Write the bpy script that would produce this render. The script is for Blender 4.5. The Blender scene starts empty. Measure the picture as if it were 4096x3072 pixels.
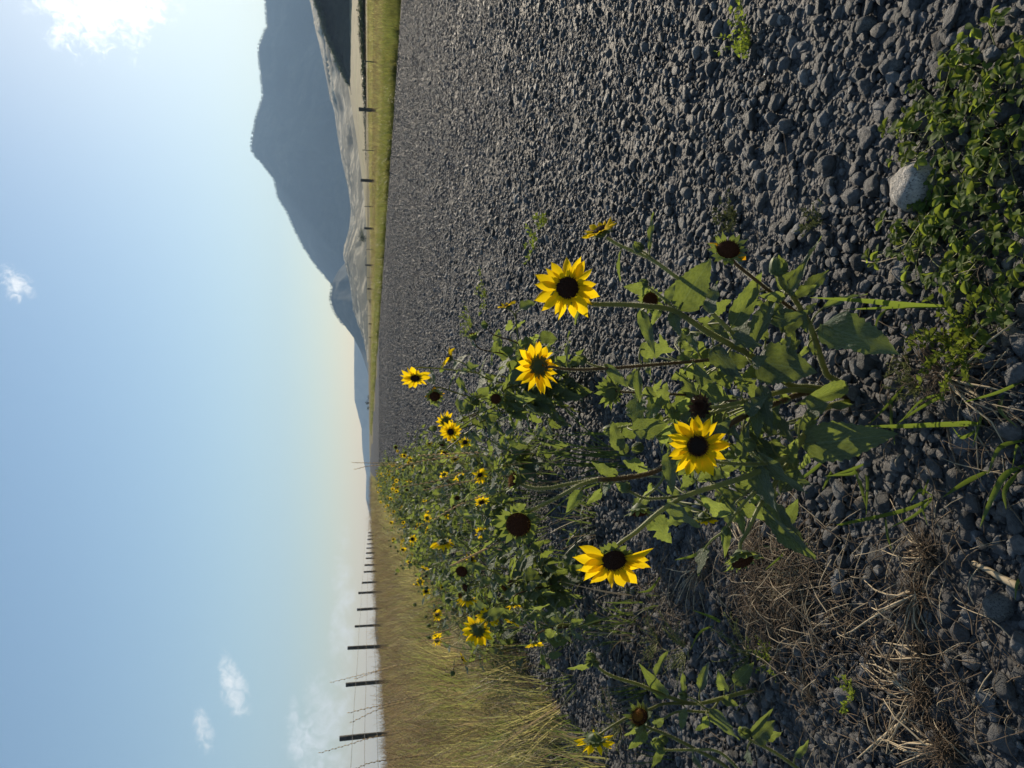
import bpy, bmesh, math, random
import numpy as np
from mathutils import Vector, Matrix, noise as mnoise

# ------------------------------------------------------------------ camera, world, sun, exposure
SC = bpy.context.scene
COL = SC.collection
R = math.radians
FPX, CAM_H, PITCH = 2900.0, 0.75, R(11.12)
FWD = Vector((0, math.cos(PITCH), -math.sin(PITCH)))
UPV = Vector((0, math.sin(PITCH), math.cos(PITCH)))
RGT = Vector((1, 0, 0))
CAM = Vector((0, 0, CAM_H))

cam_d = bpy.data.cameras.new('camera')
cam = bpy.data.objects.new('camera', cam_d)
COL.objects.link(cam)
m = Matrix.Identity(4)
m.col[0][:3] = -UPV          # the phone is held on its side: the picture's left is up
m.col[1][:3] = RGT
m.col[2][:3] = -FWD
m.col[3][:3] = CAM
cam.matrix_world = m
cam_d.sensor_fit = 'HORIZONTAL'
cam_d.sensor_width = 36.0
cam_d.lens = FPX / 4096 * 36.0
cam_d.clip_start = 0.02
cam_d.clip_end = 60000
cam_d.dof.use_dof = True
cam_d.dof.focus_distance = 1.0
cam_d.dof.aperture_fstop = 22.0
SC.camera = cam

SUN_EL, SUN_AZ = R(19.5), R(32)      # azimuth measured from +Y towards +X
w = bpy.data.worlds.new('World')
SC.world = w
w.use_nodes = True
SKY_STRENGTH = 0.070
sun_d = bpy.data.lights.new('sun', 'SUN')
sun_d.energy = 5.0
sun_d.angle = R(0.55)
sun_d.color = (1.0, 0.86, 0.66)
sun = bpy.data.objects.new('sun', sun_d)
COL.objects.link(sun)
SUN_DIR = Vector((math.sin(SUN_AZ) * math.cos(SUN_EL), math.cos(SUN_AZ) * math.cos(SUN_EL), math.sin(SUN_EL)))
sun.rotation_euler = SUN_DIR.to_track_quat('Z', 'Y').to_euler()
sun.location = SUN_DIR * 50
SC.view_settings.view_transform = 'Standard'
SC.view_settings.look = 'None'
SC.view_settings.exposure = 0.8
SC.view_settings.gamma = 1.0
SC.view_settings.use_curve_mapping = False
SC.render.engine = 'CYCLES'
SC.cycles.use_denoising = True
SC.cycles.max_bounces = 6
SC.cycles.diffuse_bounces = 3
SC.cycles.glossy_bounces = 2
SC.cycles.transmission_bounces = 4
SC.cycles.transparent_max_bounces = 6
SC.cycles.volume_bounces = 0
SC.cycles.caustics_reflective = False
SC.cycles.caustics_refractive = False


def ray(px, py):
    """direction of the photograph's pixel (4096 x 3072 frame)"""
    a = (3072 - py - 1536) / FPX
    b = (px - 2048) / FPX
    return FWD + RGT * a - UPV * b


def P(px, py, Y):
    d = ray(px, py)
    return CAM + d * (Y / d.y)


def G(px, py, z=0.0):
    d = ray(px, py)
    return CAM + d * ((z - CAM_H) / d.z)


# ------------------------------------------------------------------ node helpers
def nodes_of(mat):
    mat.use_nodes = True
    nt = mat.node_tree
    nt.nodes.clear()
    return nt


def N(nt, typ, **kw):
    n = nt.nodes.new(typ)
    for k, v in kw.items():
        if k.startswith('i_'):
            key = k[2:]
            key = int(key) if key.isdigit() else key.replace('_', ' ')
            n.inputs[key].default_value = v
        else:
            setattr(n, k, v)
    return n


def LK(nt, a, b):
    nt.links.new(a, b)


def ramp(nt, fac, stops, interp='LINEAR'):
    r = nt.nodes.new('ShaderNodeValToRGB')
    cr = r.color_ramp
    cr.interpolation = interp
    while len(cr.elements) < len(stops):
        cr.elements.new(0.5)
    for e, (p, c) in zip(cr.elements, stops):
        e.position = p
        e.color = (*c, 1) if len(c) == 3 else c
    LK(nt, fac, r.inputs['Fac'])
    return r.outputs['Color']


def math_n(nt, op, a, b=None, clamp=False):
    n = nt.nodes.new('ShaderNodeMath')
    n.operation = op
    n.use_clamp = clamp
    for i, x in enumerate((a, b)):
        if x is None:
            continue
        if isinstance(x, (int, float)):
            n.inputs[i].default_value = x
        else:
            LK(nt, x, n.inputs[i])
    return n.outputs[0]


def mix_c(nt, fac, a, b, blend='MIX'):
    n = nt.nodes.new('ShaderNodeMix')
    n.data_type = 'RGBA'
    n.blend_type = blend
    for s, x in (('Factor_Float', fac), ('A_Color', a), ('B_Color', b)):
        sock = next(i for i in n.inputs if i.identifier == s)
        if isinstance(x, (int, float)):
            sock.default_value = x
        elif isinstance(x, tuple):
            sock.default_value = (*x, 1) if len(x) == 3 else x
        else:
            LK(nt, x, sock)
    return next(o for o in n.outputs if o.identifier == 'Result_Color')


# ------------------------------------------------------------------ sky
def build_world():
    nt = w.node_tree
    nt.nodes.clear()
    sky = N(nt, 'ShaderNodeTexSky', sky_type='NISHITA')
    sky.sun_disc = False
    sky.sun_elevation = SUN_EL
    sky.sun_rotation = SUN_AZ
    sky.altitude = 1400
    sky.air_density = 1.6
    sky.dust_density = 0.85
    sky.ozone_density = 3.0
    tc = N(nt, 'ShaderNodeTexCoord')
    gen = tc.outputs['Generated']
    col = sky.outputs['Color']
    # clouds: (px, py, half height, half length, tilt, strength) in degrees about the pixel's direction
    clouds = [
        (400, -70, 4.4, 4.8, 0.0, 1.0, 22.0), (585, 20, 1.6, 1.7, 0.0, 0.9, 20.0),
        (60, 1135, 1.0, 1.4, 0.5, 1.0, 11.0), (940, 2760, 0.95, 2.1, 0.35, 0.85, 10.5),
        (905, 2660, 0.6, 1.2, 0.3, 0.8, 10.5), (815, 2930, 0.7, 1.7, 0.35, 0.8, 10.0),
        (1175, 2835, 0.45, 0.9, 0.1, 0.7, 10.0), (1215, 3010, 1.3, 2.8, 0.3, 0.95, 11.0),
        (1325, 2920, 1.9, 5.0, 0.2, 0.7, 10.0), (1370, 2450, 1.0, 7.0, 0.0, 0.6, 10.5),
        (1300, 1560, 0.5, 2.4, 0.2, 0.2, 8.0)]
    nz = N(nt, 'ShaderNodeTexNoise', i_Scale=26.0, i_Detail=9.0, i_Roughness=0.66, i_Distortion=0.5)
    LK(nt, gen, nz.inputs['Vector'])
    nzb = N(nt, 'ShaderNodeTexNoise', i_Scale=85.0, i_Detail=8.0, i_Roughness=0.62, i_Distortion=0.8)
    LK(nt, gen, nzb.inputs['Vector'])
    nf = math_n(nt, 'ADD', math_n(nt, 'MULTIPLY', nz.outputs['Fac'], 0.5), math_n(nt, 'MULTIPLY', nzb.outputs['Fac'], 0.5))
    for (px, py, hv, hl, tilt, st, lum) in clouds:
        d = ray(px, py).normalized()
        side = d.cross(Vector((0, 0, 1))).normalized()
        up = side.cross(d).normalized()
        ax = (side * math.cos(tilt) + up * math.sin(tilt)) / math.sin(R(hl))
        ay = (up * math.cos(tilt) - side * math.sin(tilt)) / math.sin(R(hv))
        fwd = N(nt, 'ShaderNodeVectorMath', operation='DOT_PRODUCT')
        LK(nt, gen, fwd.inputs[0]); fwd.inputs[1].default_value = d
        a = N(nt, 'ShaderNodeVectorMath', operation='DOT_PRODUCT')
        LK(nt, gen, a.inputs[0]); a.inputs[1].default_value = ax
        b = N(nt, 'ShaderNodeVectorMath', operation='DOT_PRODUCT')
        LK(nt, gen, b.inputs[0]); b.inputs[1].default_value = ay
        r2 = math_n(nt, 'ADD', math_n(nt, 'POWER', math_n(nt, 'ABSOLUTE', a.outputs['Value']), 2.0),
                    math_n(nt, 'POWER', math_n(nt, 'ABSOLUTE', b.outputs['Value']), 2.0))
        body = math_n(nt, 'SUBTRACT', 1.0, r2)                      # 1 in the middle, 0 at the rim
        dens = math_n(nt, 'ADD', math_n(nt, 'MULTIPLY', body, 0.55), math_n(nt, 'MULTIPLY', math_n(nt, 'SUBTRACT', nf, 0.5), 3.6))
        mr = N(nt, 'ShaderNodeMapRange', interpolation_type='SMOOTHSTEP')
        mr.inputs['From Min'].default_value = 0.0
        mr.inputs['From Max'].default_value = 1.25
        mr.inputs['To Max'].default_value = st
        LK(nt, dens, mr.inputs['Value'])
        rim = N(nt, 'ShaderNodeMapRange', interpolation_type='SMOOTHSTEP')
        rim.inputs['From Min'].default_value = -0.5
        rim.inputs['From Max'].default_value = 0.4
        LK(nt, body, rim.inputs['Value'])
        front = math_n(nt, 'GREATER_THAN', fwd.outputs['Value'], 0.5)
        f = math_n(nt, 'MULTIPLY', math_n(nt, 'MULTIPLY', mr.outputs[0], rim.outputs[0]), front)
        col = mix_c(nt, f, col, (lum, lum * 0.98, lum * 0.93))
    bg = N(nt, 'ShaderNodeBackground')
    bg.inputs['Strength'].default_value = SKY_STRENGTH
    LK(nt, col, bg.inputs['Color'])
    out = N(nt, 'ShaderNodeOutputWorld')
    LK(nt, bg.outputs[0], out.inputs['Surface'])


build_world()


# ------------------------------------------------------------------ object helpers
def mesh_obj(name, verts, faces, mat=None, parent=None, smooth=True, uvs=None):
    me = bpy.data.meshes.new(name)
    me.from_pydata([tuple(v) for v in verts], [], faces)
    if smooth:
        me.polygons.foreach_set('use_smooth', [True] * len(me.polygons))
    if uvs is not None:
        lay = me.uv_layers.new(name='UVMap')
        idx = np.empty(len(me.loops), dtype=np.int32)
        me.loops.foreach_get('vertex_index', idx)
        lay.data.foreach_set('uv', np.asarray(uvs, dtype=np.float32)[idx].ravel())
    for mm in (mat if isinstance(mat, (list, tuple)) else [mat] if mat else []):
        me.materials.append(mm)
    return link(name, me, parent)


def link(name, me, parent=None):
    o = bpy.data.objects.new(name, me)
    COL.objects.link(o)
    if parent is not None:
        o.parent = parent
    return o


def tag(o, label=None, cat=None, group=None, kind=None):
    if label: o['label'] = label
    if cat: o['category'] = cat
    if group: o['group'] = group
    if kind: o['kind'] = kind
    return o


def empty(name, loc, label, cat, group=None):
    o = bpy.data.objects.new(name, None)
    COL.objects.link(o)
    o.location = loc
    o.empty_display_size = 0.05
    return tag(o, label, cat, group)


PROTO = {}


def proto_coll(name, meshes):
    """a collection outside the scene that holds the pieces an instancer picks from"""
    c = bpy.data.collections.new(name)
    for i, me in enumerate(meshes):
        o = bpy.data.objects.new('%s_%02d' % (name, i), me)
        c.objects.link(o)
    return c


def scatter(name, pts, rots, scls, idxs, coll, parent=None):
    """one object: points with rotation, scale and pick attributes, instanced by geometry nodes"""
    me = bpy.data.meshes.new(name)
    n = len(pts)
    me.vertices.add(n)
    me.vertices.foreach_set('co', np.asarray(pts, dtype=np.float32).ravel())
    for nm, typ, arr, key in (('rot', 'FLOAT_VECTOR', rots, 'vector'), ('scl', 'FLOAT_VECTOR', scls, 'vector')):
        at = me.attributes.new(nm, typ, 'POINT')
        at.data.foreach_set(key, np.asarray(arr, dtype=np.float32).ravel())
    at = me.attributes.new('pick', 'INT', 'POINT')
    at.data.foreach_set('value', np.asarray(idxs, dtype=np.int32).ravel())
    o = link(name, me, parent)
    ng = bpy.data.node_groups.new(name, 'GeometryNodeTree')
    ng.interface.new_socket(name='Geometry', in_out='INPUT', socket_type='NodeSocketGeometry')
    ng.interface.new_socket(name='Geometry', in_out='OUTPUT', socket_type='NodeSocketGeometry')
    gi = ng.nodes.new('NodeGroupInput'); go = ng.nodes.new('NodeGroupOutput')
    ip = ng.nodes.new('GeometryNodeInstanceOnPoints')
    ci = ng.nodes.new('GeometryNodeCollectionInfo')
    ci.inputs['Collection'].default_value = coll
    ci.inputs['Separate Children'].default_value = True
    ci.inputs['Reset Children'].default_value = True
    ip.inputs['Pick Instance'].default_value = True
    for nm, dt, sock in (('rot', 'FLOAT_VECTOR', 'Rotation'), ('scl', 'FLOAT_VECTOR', 'Scale'), ('pick', 'INT', 'Instance Index')):
        na = ng.nodes.new('GeometryNodeInputNamedAttribute')
        na.data_type = dt
        na.inputs['Name'].default_value = nm
        ng.links.new(na.outputs['Attribute'], ip.inputs[sock])
    ng.links.new(gi.outputs[0], ip.inputs['Points'])
    ng.links.new(ci.outputs[0], ip.inputs['Instance'])
    ng.links.new(ip.outputs[0], go.inputs[0])
    md = o.modifiers.new('scatter', 'NODES')
    md.node_group = ng
    return o


def fbm(x, y, z=0.0, oct=4):
    v, a, f = 0.0, 0.5, 1.0
    for _ in range(oct):
        v += a * mnoise.noise(Vector((x * f, y * f, z)))
        a *= 0.5
        f *= 2.03
    return v


# the road runs a little to the left of straight ahead
RD = Vector((-0.115, 0.9934, 0))      # along the road
RT = Vector((0.9934, 0.115, 0))       # across it, to the right


def road_pt(t, s, z=0.0):
    p = RT * t + RD * s
    return Vector((p.x, p.y, z))


def to_road(x, y):
    return x * RT.x + y * RT.y, x * RD.x + y * RD.y


def ss(a, b, x):
    t = min(1.0, max(0.0, (x - a) / (b - a)))
    return t * t * (3 - 2 * t)


ROAD_L, ROAD_R = 0.15, 11.0


def ground_z(x, y):
    t, s = to_road(x, y)
    z = 0.0
    if t < -5.6:
        z -= min(0.6, 0.085 * (-t - 5.6)) + 0.045 * max(0.0, -t - 12) + 0.016 * max(0.0, -t - 60)
    if t < -0.6:
        z -= 0.03 * ss(-0.6, -2.0, t)
    if t > ROAD_R:
        z += 0.10 * ss(ROAD_R, 13.5, t)
    if t > 21:
        z += min(2.7, 0.0187 * (t - 21))
    near = 1.0 - ss(4.0, 14.0, math.hypot(x, y))
    if near > 0:
        z += near * (0.010 * mnoise.noise(Vector((x * 3.1, y * 3.1, 4.0))) + 0.005 * mnoise.noise(Vector((x * 11, y * 11, 1.0))))
    return z
# ------------------------------------------------------------------ materials of the land
def mat_ground():
    mt = bpy.data.materials.new('grassland'); nt = nodes_of(mt)
    geo = N(nt, 'ShaderNodeNewGeometry')
    n1 = N(nt, 'ShaderNodeTexNoise', i_Scale=0.02, i_Detail=6.0)
    n2 = N(nt, 'ShaderNodeTexNoise', i_Scale=0.5, i_Detail=8.0, i_Roughness=0.7)
    for n in (n1, n2): LK(nt, geo.outputs['Position'], n.inputs['Vector'])
    c1 = ramp(nt, n1.outputs['Fac'], [(0.3, (0.13, 0.115, 0.05)), (0.5, (0.20, 0.165, 0.08)), (0.7, (0.11, 0.115, 0.045))])
    c2 = ramp(nt, n2.outputs['Fac'], [(0.3, (0.09, 0.08, 0.04)), (0.7, (0.26, 0.22, 0.12))])
    c = mix_c(nt, 0.45, c1, c2)
    b = N(nt, 'ShaderNodeBsdfPrincipled', i_Roughness=0.9)
    b.inputs['Specular IOR Level'].default_value = 0.1
    LK(nt, c, b.inputs['Base Color'])
    bp = N(nt, 'ShaderNodeBump', i_Strength=0.7, i_Distance=0.3)
    LK(nt, n2.outputs['Fac'], bp.inputs['Height']); LK(nt, bp.outputs[0], b.inputs['Normal'])
    o = N(nt, 'ShaderNodeOutputMaterial'); LK(nt, b.outputs[0], o.inputs['Surface'])
    return mt


def mat_road():
    mt = bpy.data.materials.new('gravel_bed'); nt = nodes_of(mt)
    geo = N(nt, 'ShaderNodeNewGeometry')
    v1 = N(nt, 'ShaderNodeTexVoronoi', i_Scale=58.0)
    v2 = N(nt, 'ShaderNodeTexVoronoi', i_Scale=145.0)
    n1 = N(nt, 'ShaderNodeTexNoise', i_Scale=0.45, i_Detail=5.0)
    n2 = N(nt, 'ShaderNodeTexNoise', i_Scale=7.0, i_Detail=6.0)
    for n in (v1, v2, n1, n2): LK(nt, geo.outputs['Position'], n.inputs['Vector'])
    bw = N(nt, 'ShaderNodeRGBToBW'); LK(nt, v1.outputs['Color'], bw.inputs[0])
    stone = ramp(nt, bw.outputs[0], [(0.15, (0.026, 0.027, 0.029)), (0.5, (0.050, 0.051, 0.055)), (0.85, (0.10, 0.10, 0.104))])
    dust = ramp(nt, n2.outputs['Fac'], [(0.3, (0.075, 0.071, 0.068)), (0.7, (0.15, 0.138, 0.125))])
    c = mix_c(nt, math_n(nt, 'MULTIPLY', n1.outputs['Fac'], 0.6), stone, dust)
    b = N(nt, 'ShaderNodeBsdfPrincipled', i_Roughness=0.7)
    b.inputs['Specular IOR Level'].default_value = 0.1
    LK(nt, c, b.inputs['Base Color'])
    h = math_n(nt, 'SUBTRACT', 1.0, math_n(nt, 'ADD', v1.outputs['Distance'], math_n(nt, 'MULTIPLY', v2.outputs['Distance'], 0.4)))
    bp = N(nt, 'ShaderNodeBump', i_Strength=1.0, i_Distance=0.014)
    LK(nt, h, bp.inputs['Height']); LK(nt, bp.outputs[0], b.inputs['Normal'])
    o = N(nt, 'ShaderNodeOutputMaterial'); LK(nt, b.outputs[0], o.inputs['Surface'])
    return mt


def mat_stone():
    mt = bpy.data.materials.new('stone'); nt = nodes_of(mt)
    oi = N(nt, 'ShaderNodeObjectInfo')
    tc = N(nt, 'ShaderNodeTexCoord')
    add = N(nt, 'ShaderNodeVectorMath', operation='ADD')
    LK(nt, tc.outputs['Object'], add.inputs[0])
    sc_ = N(nt, 'ShaderNodeVectorMath', operation='SCALE'); sc_.inputs['Scale'].default_value = 37.0
    comb = N(nt, 'ShaderNodeCombineXYZ'); LK(nt, oi.outputs['Random'], comb.inputs[0]); LK(nt, oi.outputs['Random'], comb.inputs[1])
    LK(nt, comb.outputs[0], sc_.inputs[0]); LK(nt, sc_.outputs[0], add.inputs[1])
    n1 = N(nt, 'ShaderNodeTexNoise', i_Scale=2.2, i_Detail=8.0, i_Roughness=0.7)
    n2 = N(nt, 'ShaderNodeTexNoise', i_Scale=9.0, i_Detail=4.0, i_Roughness=0.7)
    for n in (n1, n2): LK(nt, add.outputs[0], n.inputs['Vector'])
    base = ramp(nt, oi.outputs['Random'], [(0.0, (0.052, 0.054, 0.055)), (0.3, (0.098, 0.099, 0.102)), (0.52, (0.126, 0.128, 0.131)),
                                           (0.66, (0.079, 0.076, 0.077)), (0.8, (0.144, 0.135, 0.128)), (0.93, (0.159, 0.166, 0.176)), (1.0, (0.223, 0.222, 0.216))])
    spk = ramp(nt, n1.outputs['Fac'], [(0.3, (0.5, 0.5, 0.5)), (0.55, (1, 1, 1)), (0.75, (1.6, 1.55, 1.5))])
    c = mix_c(nt, 1.0, base, spk, 'MULTIPLY')
    b = N(nt, 'ShaderNodeBsdfPrincipled', i_Roughness=0.62)
    b.inputs['Specular IOR Level'].default_value = 0.3
    LK(nt, c, b.inputs['Base Color'])
    bp = N(nt, 'ShaderNodeBump', i_Strength=0.55, i_Distance=0.12)
    LK(nt, math_n(nt, 'ADD', n1.outputs['Fac'], math_n(nt, 'MULTIPLY', n2.outputs['Fac'], 0.5)), bp.inputs['Height'])
    LK(nt, bp.outputs[0], b.inputs['Normal'])
    o = N(nt, 'ShaderNodeOutputMaterial'); LK(nt, b.outputs[0], o.inputs['Surface'])
    return mt


def mat_hill(name, lo, hi, streak, scale, streak_amt, aniso=(1.0, 0.55, 1.4)):
    mt = bpy.data.materials.new(name); nt = nodes_of(mt)
    geo = N(nt, 'ShaderNodeNewGeometry')
    mp = N(nt, 'ShaderNodeMapping'); mp.inputs['Scale'].default_value = tuple(scale * q for q in aniso)
    LK(nt, geo.outputs['Position'], mp.inputs['Vector'])
    n1 = N(nt, 'ShaderNodeTexNoise', i_Scale=1.0, i_Detail=9.0, i_Roughness=0.62, i_Distortion=0.6)
    n2 = N(nt, 'ShaderNodeTexNoise', i_Scale=0.32, i_Detail=4.0)
    n3 = N(nt, 'ShaderNodeTexNoise', i_Scale=9.0, i_Detail=5.0, i_Roughness=0.7)
    for n in (n1, n2, n3): LK(nt, mp.outputs[0], n.inputs['Vector'])
    f = math_n(nt, 'ADD', math_n(nt, 'MULTIPLY', n1.outputs['Fac'], 0.6), math_n(nt, 'MULTIPLY', n2.outputs['Fac'], 0.4))
    c = ramp(nt, f, [(0.38, lo), (0.62, hi)])
    s = ramp(nt, n1.outputs['Fac'], [(0.50, (0, 0, 0)), (0.62, (1, 1, 1))])
    bw = N(nt, 'ShaderNodeRGBToBW'); LK(nt, s, bw.inputs[0])
    c = mix_c(nt, math_n(nt, 'MULTIPLY', bw.outputs[0], streak_amt), c, streak)
    sp = ramp(nt, n3.outputs['Fac'], [(0.3, (0.7, 0.7, 0.7)), (0.7, (1.25, 1.25, 1.25))])
    c = mix_c(nt, 1.0, c, sp, 'MULTIPLY')
    b = N(nt, 'ShaderNodeBsdfPrincipled', i_Roughness=0.95)
    b.inputs['Specular IOR Level'].default_value = 0.05
    LK(nt, c, b.inputs['Base Color'])
    o = N(nt, 'ShaderNodeOutputMaterial'); LK(nt, b.outputs[0], o.inputs['Surface'])
    return mt


def mat_simple(name, col, rough=0.8, spec=0.2, var=0.25, scale=30.0, bump=0.0):
    mt = bpy.data.materials.new(name); nt = nodes_of(mt)
    tc = N(nt, 'ShaderNodeTexCoord')
    n1 = N(nt, 'ShaderNodeTexNoise', i_Scale=scale, i_Detail=6.0, i_Roughness=0.65)
    LK(nt, tc.outputs['Object'], n1.inputs['Vector'])
    lo = tuple(c * (1 - var) for c in col); hi = tuple(min(1, c * (1 + var)) for c in col)
    c = ramp(nt, n1.outputs['Fac'], [(0.3, lo), (0.7, hi)])
    b = N(nt, 'ShaderNodeBsdfPrincipled', i_Roughness=rough)
    b.inputs['Specular IOR Level'].default_value = spec
    LK(nt, c, b.inputs['Base Color'])
    if bump:
        bp = N(nt, 'ShaderNodeBump', i_Strength=0.8, i_Distance=bump)
        LK(nt, n1.outputs['Fac'], bp.inputs['Height']); LK(nt, bp.outputs[0], b.inputs['Normal'])
    o = N(nt, 'ShaderNodeOutputMaterial'); LK(nt, b.outputs[0], o.inputs['Surface'])
    return mt


def mat_leafy(name, refl, trans, tmix=0.5, rough=0.55, spec=0.3, veins=False, rnd=0.35, warm=None, sheen=0.0):
    """thin plant tissue: reflects on the lit side, glows when the sun is behind it"""
    mt = bpy.data.materials.new(name); nt = nodes_of(mt)
    oi = N(nt, 'ShaderNodeObjectInfo')
    v = math_n(nt, 'ADD', math_n(nt, 'MULTIPLY', oi.outputs['Random'], 2 * rnd), 1 - rnd)
    vc = N(nt, 'ShaderNodeCombineColor')
    for i in range(3): LK(nt, v, vc.inputs[i])
    cr = mix_c(nt, 1.0, refl, vc.outputs[0], 'MULTIPLY')
    ct = mix_c(nt, 1.0, trans, vc.outputs[0], 'MULTIPLY')
    if warm:
        r2 = math_n(nt, 'FRACT', math_n(nt, 'MULTIPLY', oi.outputs['Random'], 7.31))
        wf = ramp(nt, r2, [(0.35, (0, 0, 0)), (0.85, (1, 1, 1))])
        bw = N(nt, 'ShaderNodeRGBToBW'); LK(nt, wf, bw.inputs[0])
        cr = mix_c(nt, bw.outputs[0], cr, warm[0]); ct = mix_c(nt, bw.outputs[0], ct, warm[1])
    b = N(nt, 'ShaderNodeBsdfPrincipled', i_Roughness=rough)
    b.inputs['Specular IOR Level'].default_value = spec
    if sheen:
        b.inputs['Sheen Weight'].default_value = sheen
        b.inputs['Sheen Roughness'].default_value = 0.6
        b.inputs['Sheen Tint'].default_value = (0.75, 0.9, 0.8, 1)
    tr = N(nt, 'ShaderNodeBsdfTranslucent')
    if veins:
        uv = N(nt, 'ShaderNodeTexCoord')
        sep = N(nt, 'ShaderNodeSeparateXYZ'); LK(nt, uv.outputs['UV'], sep.inputs[0])
        ax = math_n(nt, 'ABSOLUTE', math_n(nt, 'SUBTRACT', sep.outputs[0], 0.5))
        # side veins sweep forward from the midrib
        ph = math_n(nt, 'FRACT', math_n(nt, 'MULTIPLY', math_n(nt, 'SUBTRACT', sep.outputs[1], math_n(nt, 'MULTIPLY', ax, 0.55)), 6.5))
        dv = math_n(nt, 'ABSOLUTE', math_n(nt, 'SUBTRACT', ph, 0.5))
        side = math_n(nt, 'LESS_THAN', dv, 0.045)
        mid = math_n(nt, 'LESS_THAN', ax, 0.018)
        vein = math_n(nt, 'MAXIMUM', math_n(nt, 'MULTIPLY', side, 0.45), mid)
        tco = N(nt, 'ShaderNodeTexNoise', i_Scale=14.0, i_Detail=5.0)
        LK(nt, uv.outputs['UV'], tco.inputs['Vector'])
        mott = ramp(nt, tco.outputs['Fac'], [(0.3, (0.72, 0.75, 0.7)), (0.7, (1.25, 1.2, 1.2))])
        cr = mix_c(nt, 1.0, cr, mott, 'MULTIPLY')
        ct = mix_c(nt, 1.0, ct, mott, 'MULTIPLY')
        vc1 = tuple(min(1, c * 2.0 + 0.03) for c in refl); vc2 = tuple(c * 0.9 + 0.02 for c in trans)
        cr = mix_c(nt, math_n(nt, 'MULTIPLY', vein, 0.8), cr, vc1)
        ct = mix_c(nt, math_n(nt, 'MULTIPLY', vein, 0.6), ct, vc2)
        bp = N(nt, 'ShaderNodeBump', i_Strength=0.5, i_Distance=0.05)
        hgt = math_n(nt, 'SUBTRACT', math_n(nt, 'MULTIPLY', tco.outputs['Fac'], 0.4), vein)
        LK(nt, hgt, bp.inputs['Height']); LK(nt, bp.outputs[0], b.inputs['Normal'])
    LK(nt, cr, b.inputs['Base Color']); LK(nt, ct, tr.inputs['Color'])
    mx = N(nt, 'ShaderNodeMixShader'); mx.inputs[0].default_value = tmix
    LK(nt, b.outputs[0], mx.inputs[1]); LK(nt, tr.outputs[0], mx.inputs[2])
    o = N(nt, 'ShaderNodeOutputMaterial'); LK(nt, mx.outputs[0], o.inputs['Surface'])
    return mt


M = {}
M['ground'] = mat_ground()
M['road'] = mat_road()
M['stone'] = mat_stone()
M['mountain'] = mat_hill('mountain_forest', (0.012, 0.019, 0.017), (0.060, 0.066, 0.048), (0.11, 0.10, 0.07), 0.003, 0.45)
M['foothill'] = mat_hill('foothill_grass', (0.055, 0.062, 0.042), (0.13, 0.12, 0.08), (0.46, 0.40, 0.28), 0.04, 1.0, (1.0, 0.10, 0.35))  # pale streaks: tan grass, with sunlit spur crests put into the colour
M['dark_hill'] = mat_hill('dark_slope', (0.022, 0.022, 0.016), (0.050, 0.045, 0.030), (0.06, 0.055, 0.035), 0.02, 0.5)
M['fan'] = mat_hill('dry_field', (0.20, 0.17, 0.09), (0.32, 0.27, 0.15), (0.14, 0.15, 0.06), 0.012, 0.5)
M['wood'] = mat_simple('weathered_wood', (0.085, 0.078, 0.07), 0.85, 0.2, 0.5, 25.0, 0.01)
M['steel_post'] = mat_simple('painted_steel', (0.06, 0.075, 0.06), 0.6, 0.3, 0.3, 30.0)
M['wire'] = mat_simple('galvanised_wire', (0.07, 0.07, 0.072), 0.6, 0.2, 0.2, 20.0)
M['bush'] = mat_leafy('bush_leaves', (0.045, 0.06, 0.025), (0.05, 0.07, 0.02), 0.35)


# ------------------------------------------------------------------ ground, road
def build_ground():
    # rings about the viewpoint, finer near it; one sheet out to the horizon
    rs = [0.0] + list(np.geomspace(0.25, 8700, 110))
    na = 144
    verts, faces = [(0, 0, ground_z(0, 0))], []
    for r in rs[1:]:
        for k in range(na):
            a = 2 * math.pi * k / na
            x, y = r * math.sin(a), r * math.cos(a)
            verts.append((x, y, ground_z(x, y) - 0.012))
    for k in range(na):
        faces.append((0, 1 + (k + 1) % na, 1 + k))
    for i in range(len(rs) - 2):
        o0, o1 = 1 + i * na, 1 + (i + 1) * na
        for k in range(na):
            k2 = (k + 1) % na
            faces.append((o0 + k, o0 + k2, o1 + k2, o1 + k))
    tag(mesh_obj('ground', verts, faces, M['ground']), kind='structure')
    # gravel road: a sheet that follows the ground a little above it
    verts, faces = [], []
    ts = [-1.6, -1.2, -0.8, -0.4] + list(np.linspace(0, 3, 16)) + [3.5, 4, 5, 6, 7, 8, 9, 10, 10.6, 10.9, 11.05, 11.2]
    svals = list(np.linspace(-1.5, 4, 45)) + list(np.geomspace(4.3, 900, 60))
    for s in svals:
        for j, t in enumerate(ts):
            tt = t + (0.10 * mnoise.noise(Vector((s * 0.9, 0, 7))) if j >= len(ts) - 1 else 0) \
                + (0.15 * mnoise.noise(Vector((s * 1.3, 0, 9))) if j == 0 else 0)
            p = road_pt(tt, s)
            edge = -0.03 if j in (0, len(ts) - 1) else 0.0
            verts.append((p.x, p.y, ground_z(p.x, p.y) + 0.003 + edge))
    n = len(ts)
    for i in range(len(svals) - 1):
        for j in range(n - 1):
            faces.append((i * n + j, i * n + j + 1, (i + 1) * n + j + 1, (i + 1) * n + j))
    return tag(mesh_obj('gravel_road', verts, faces, M['road']), kind='structure')


ROAD = build_ground()


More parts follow.
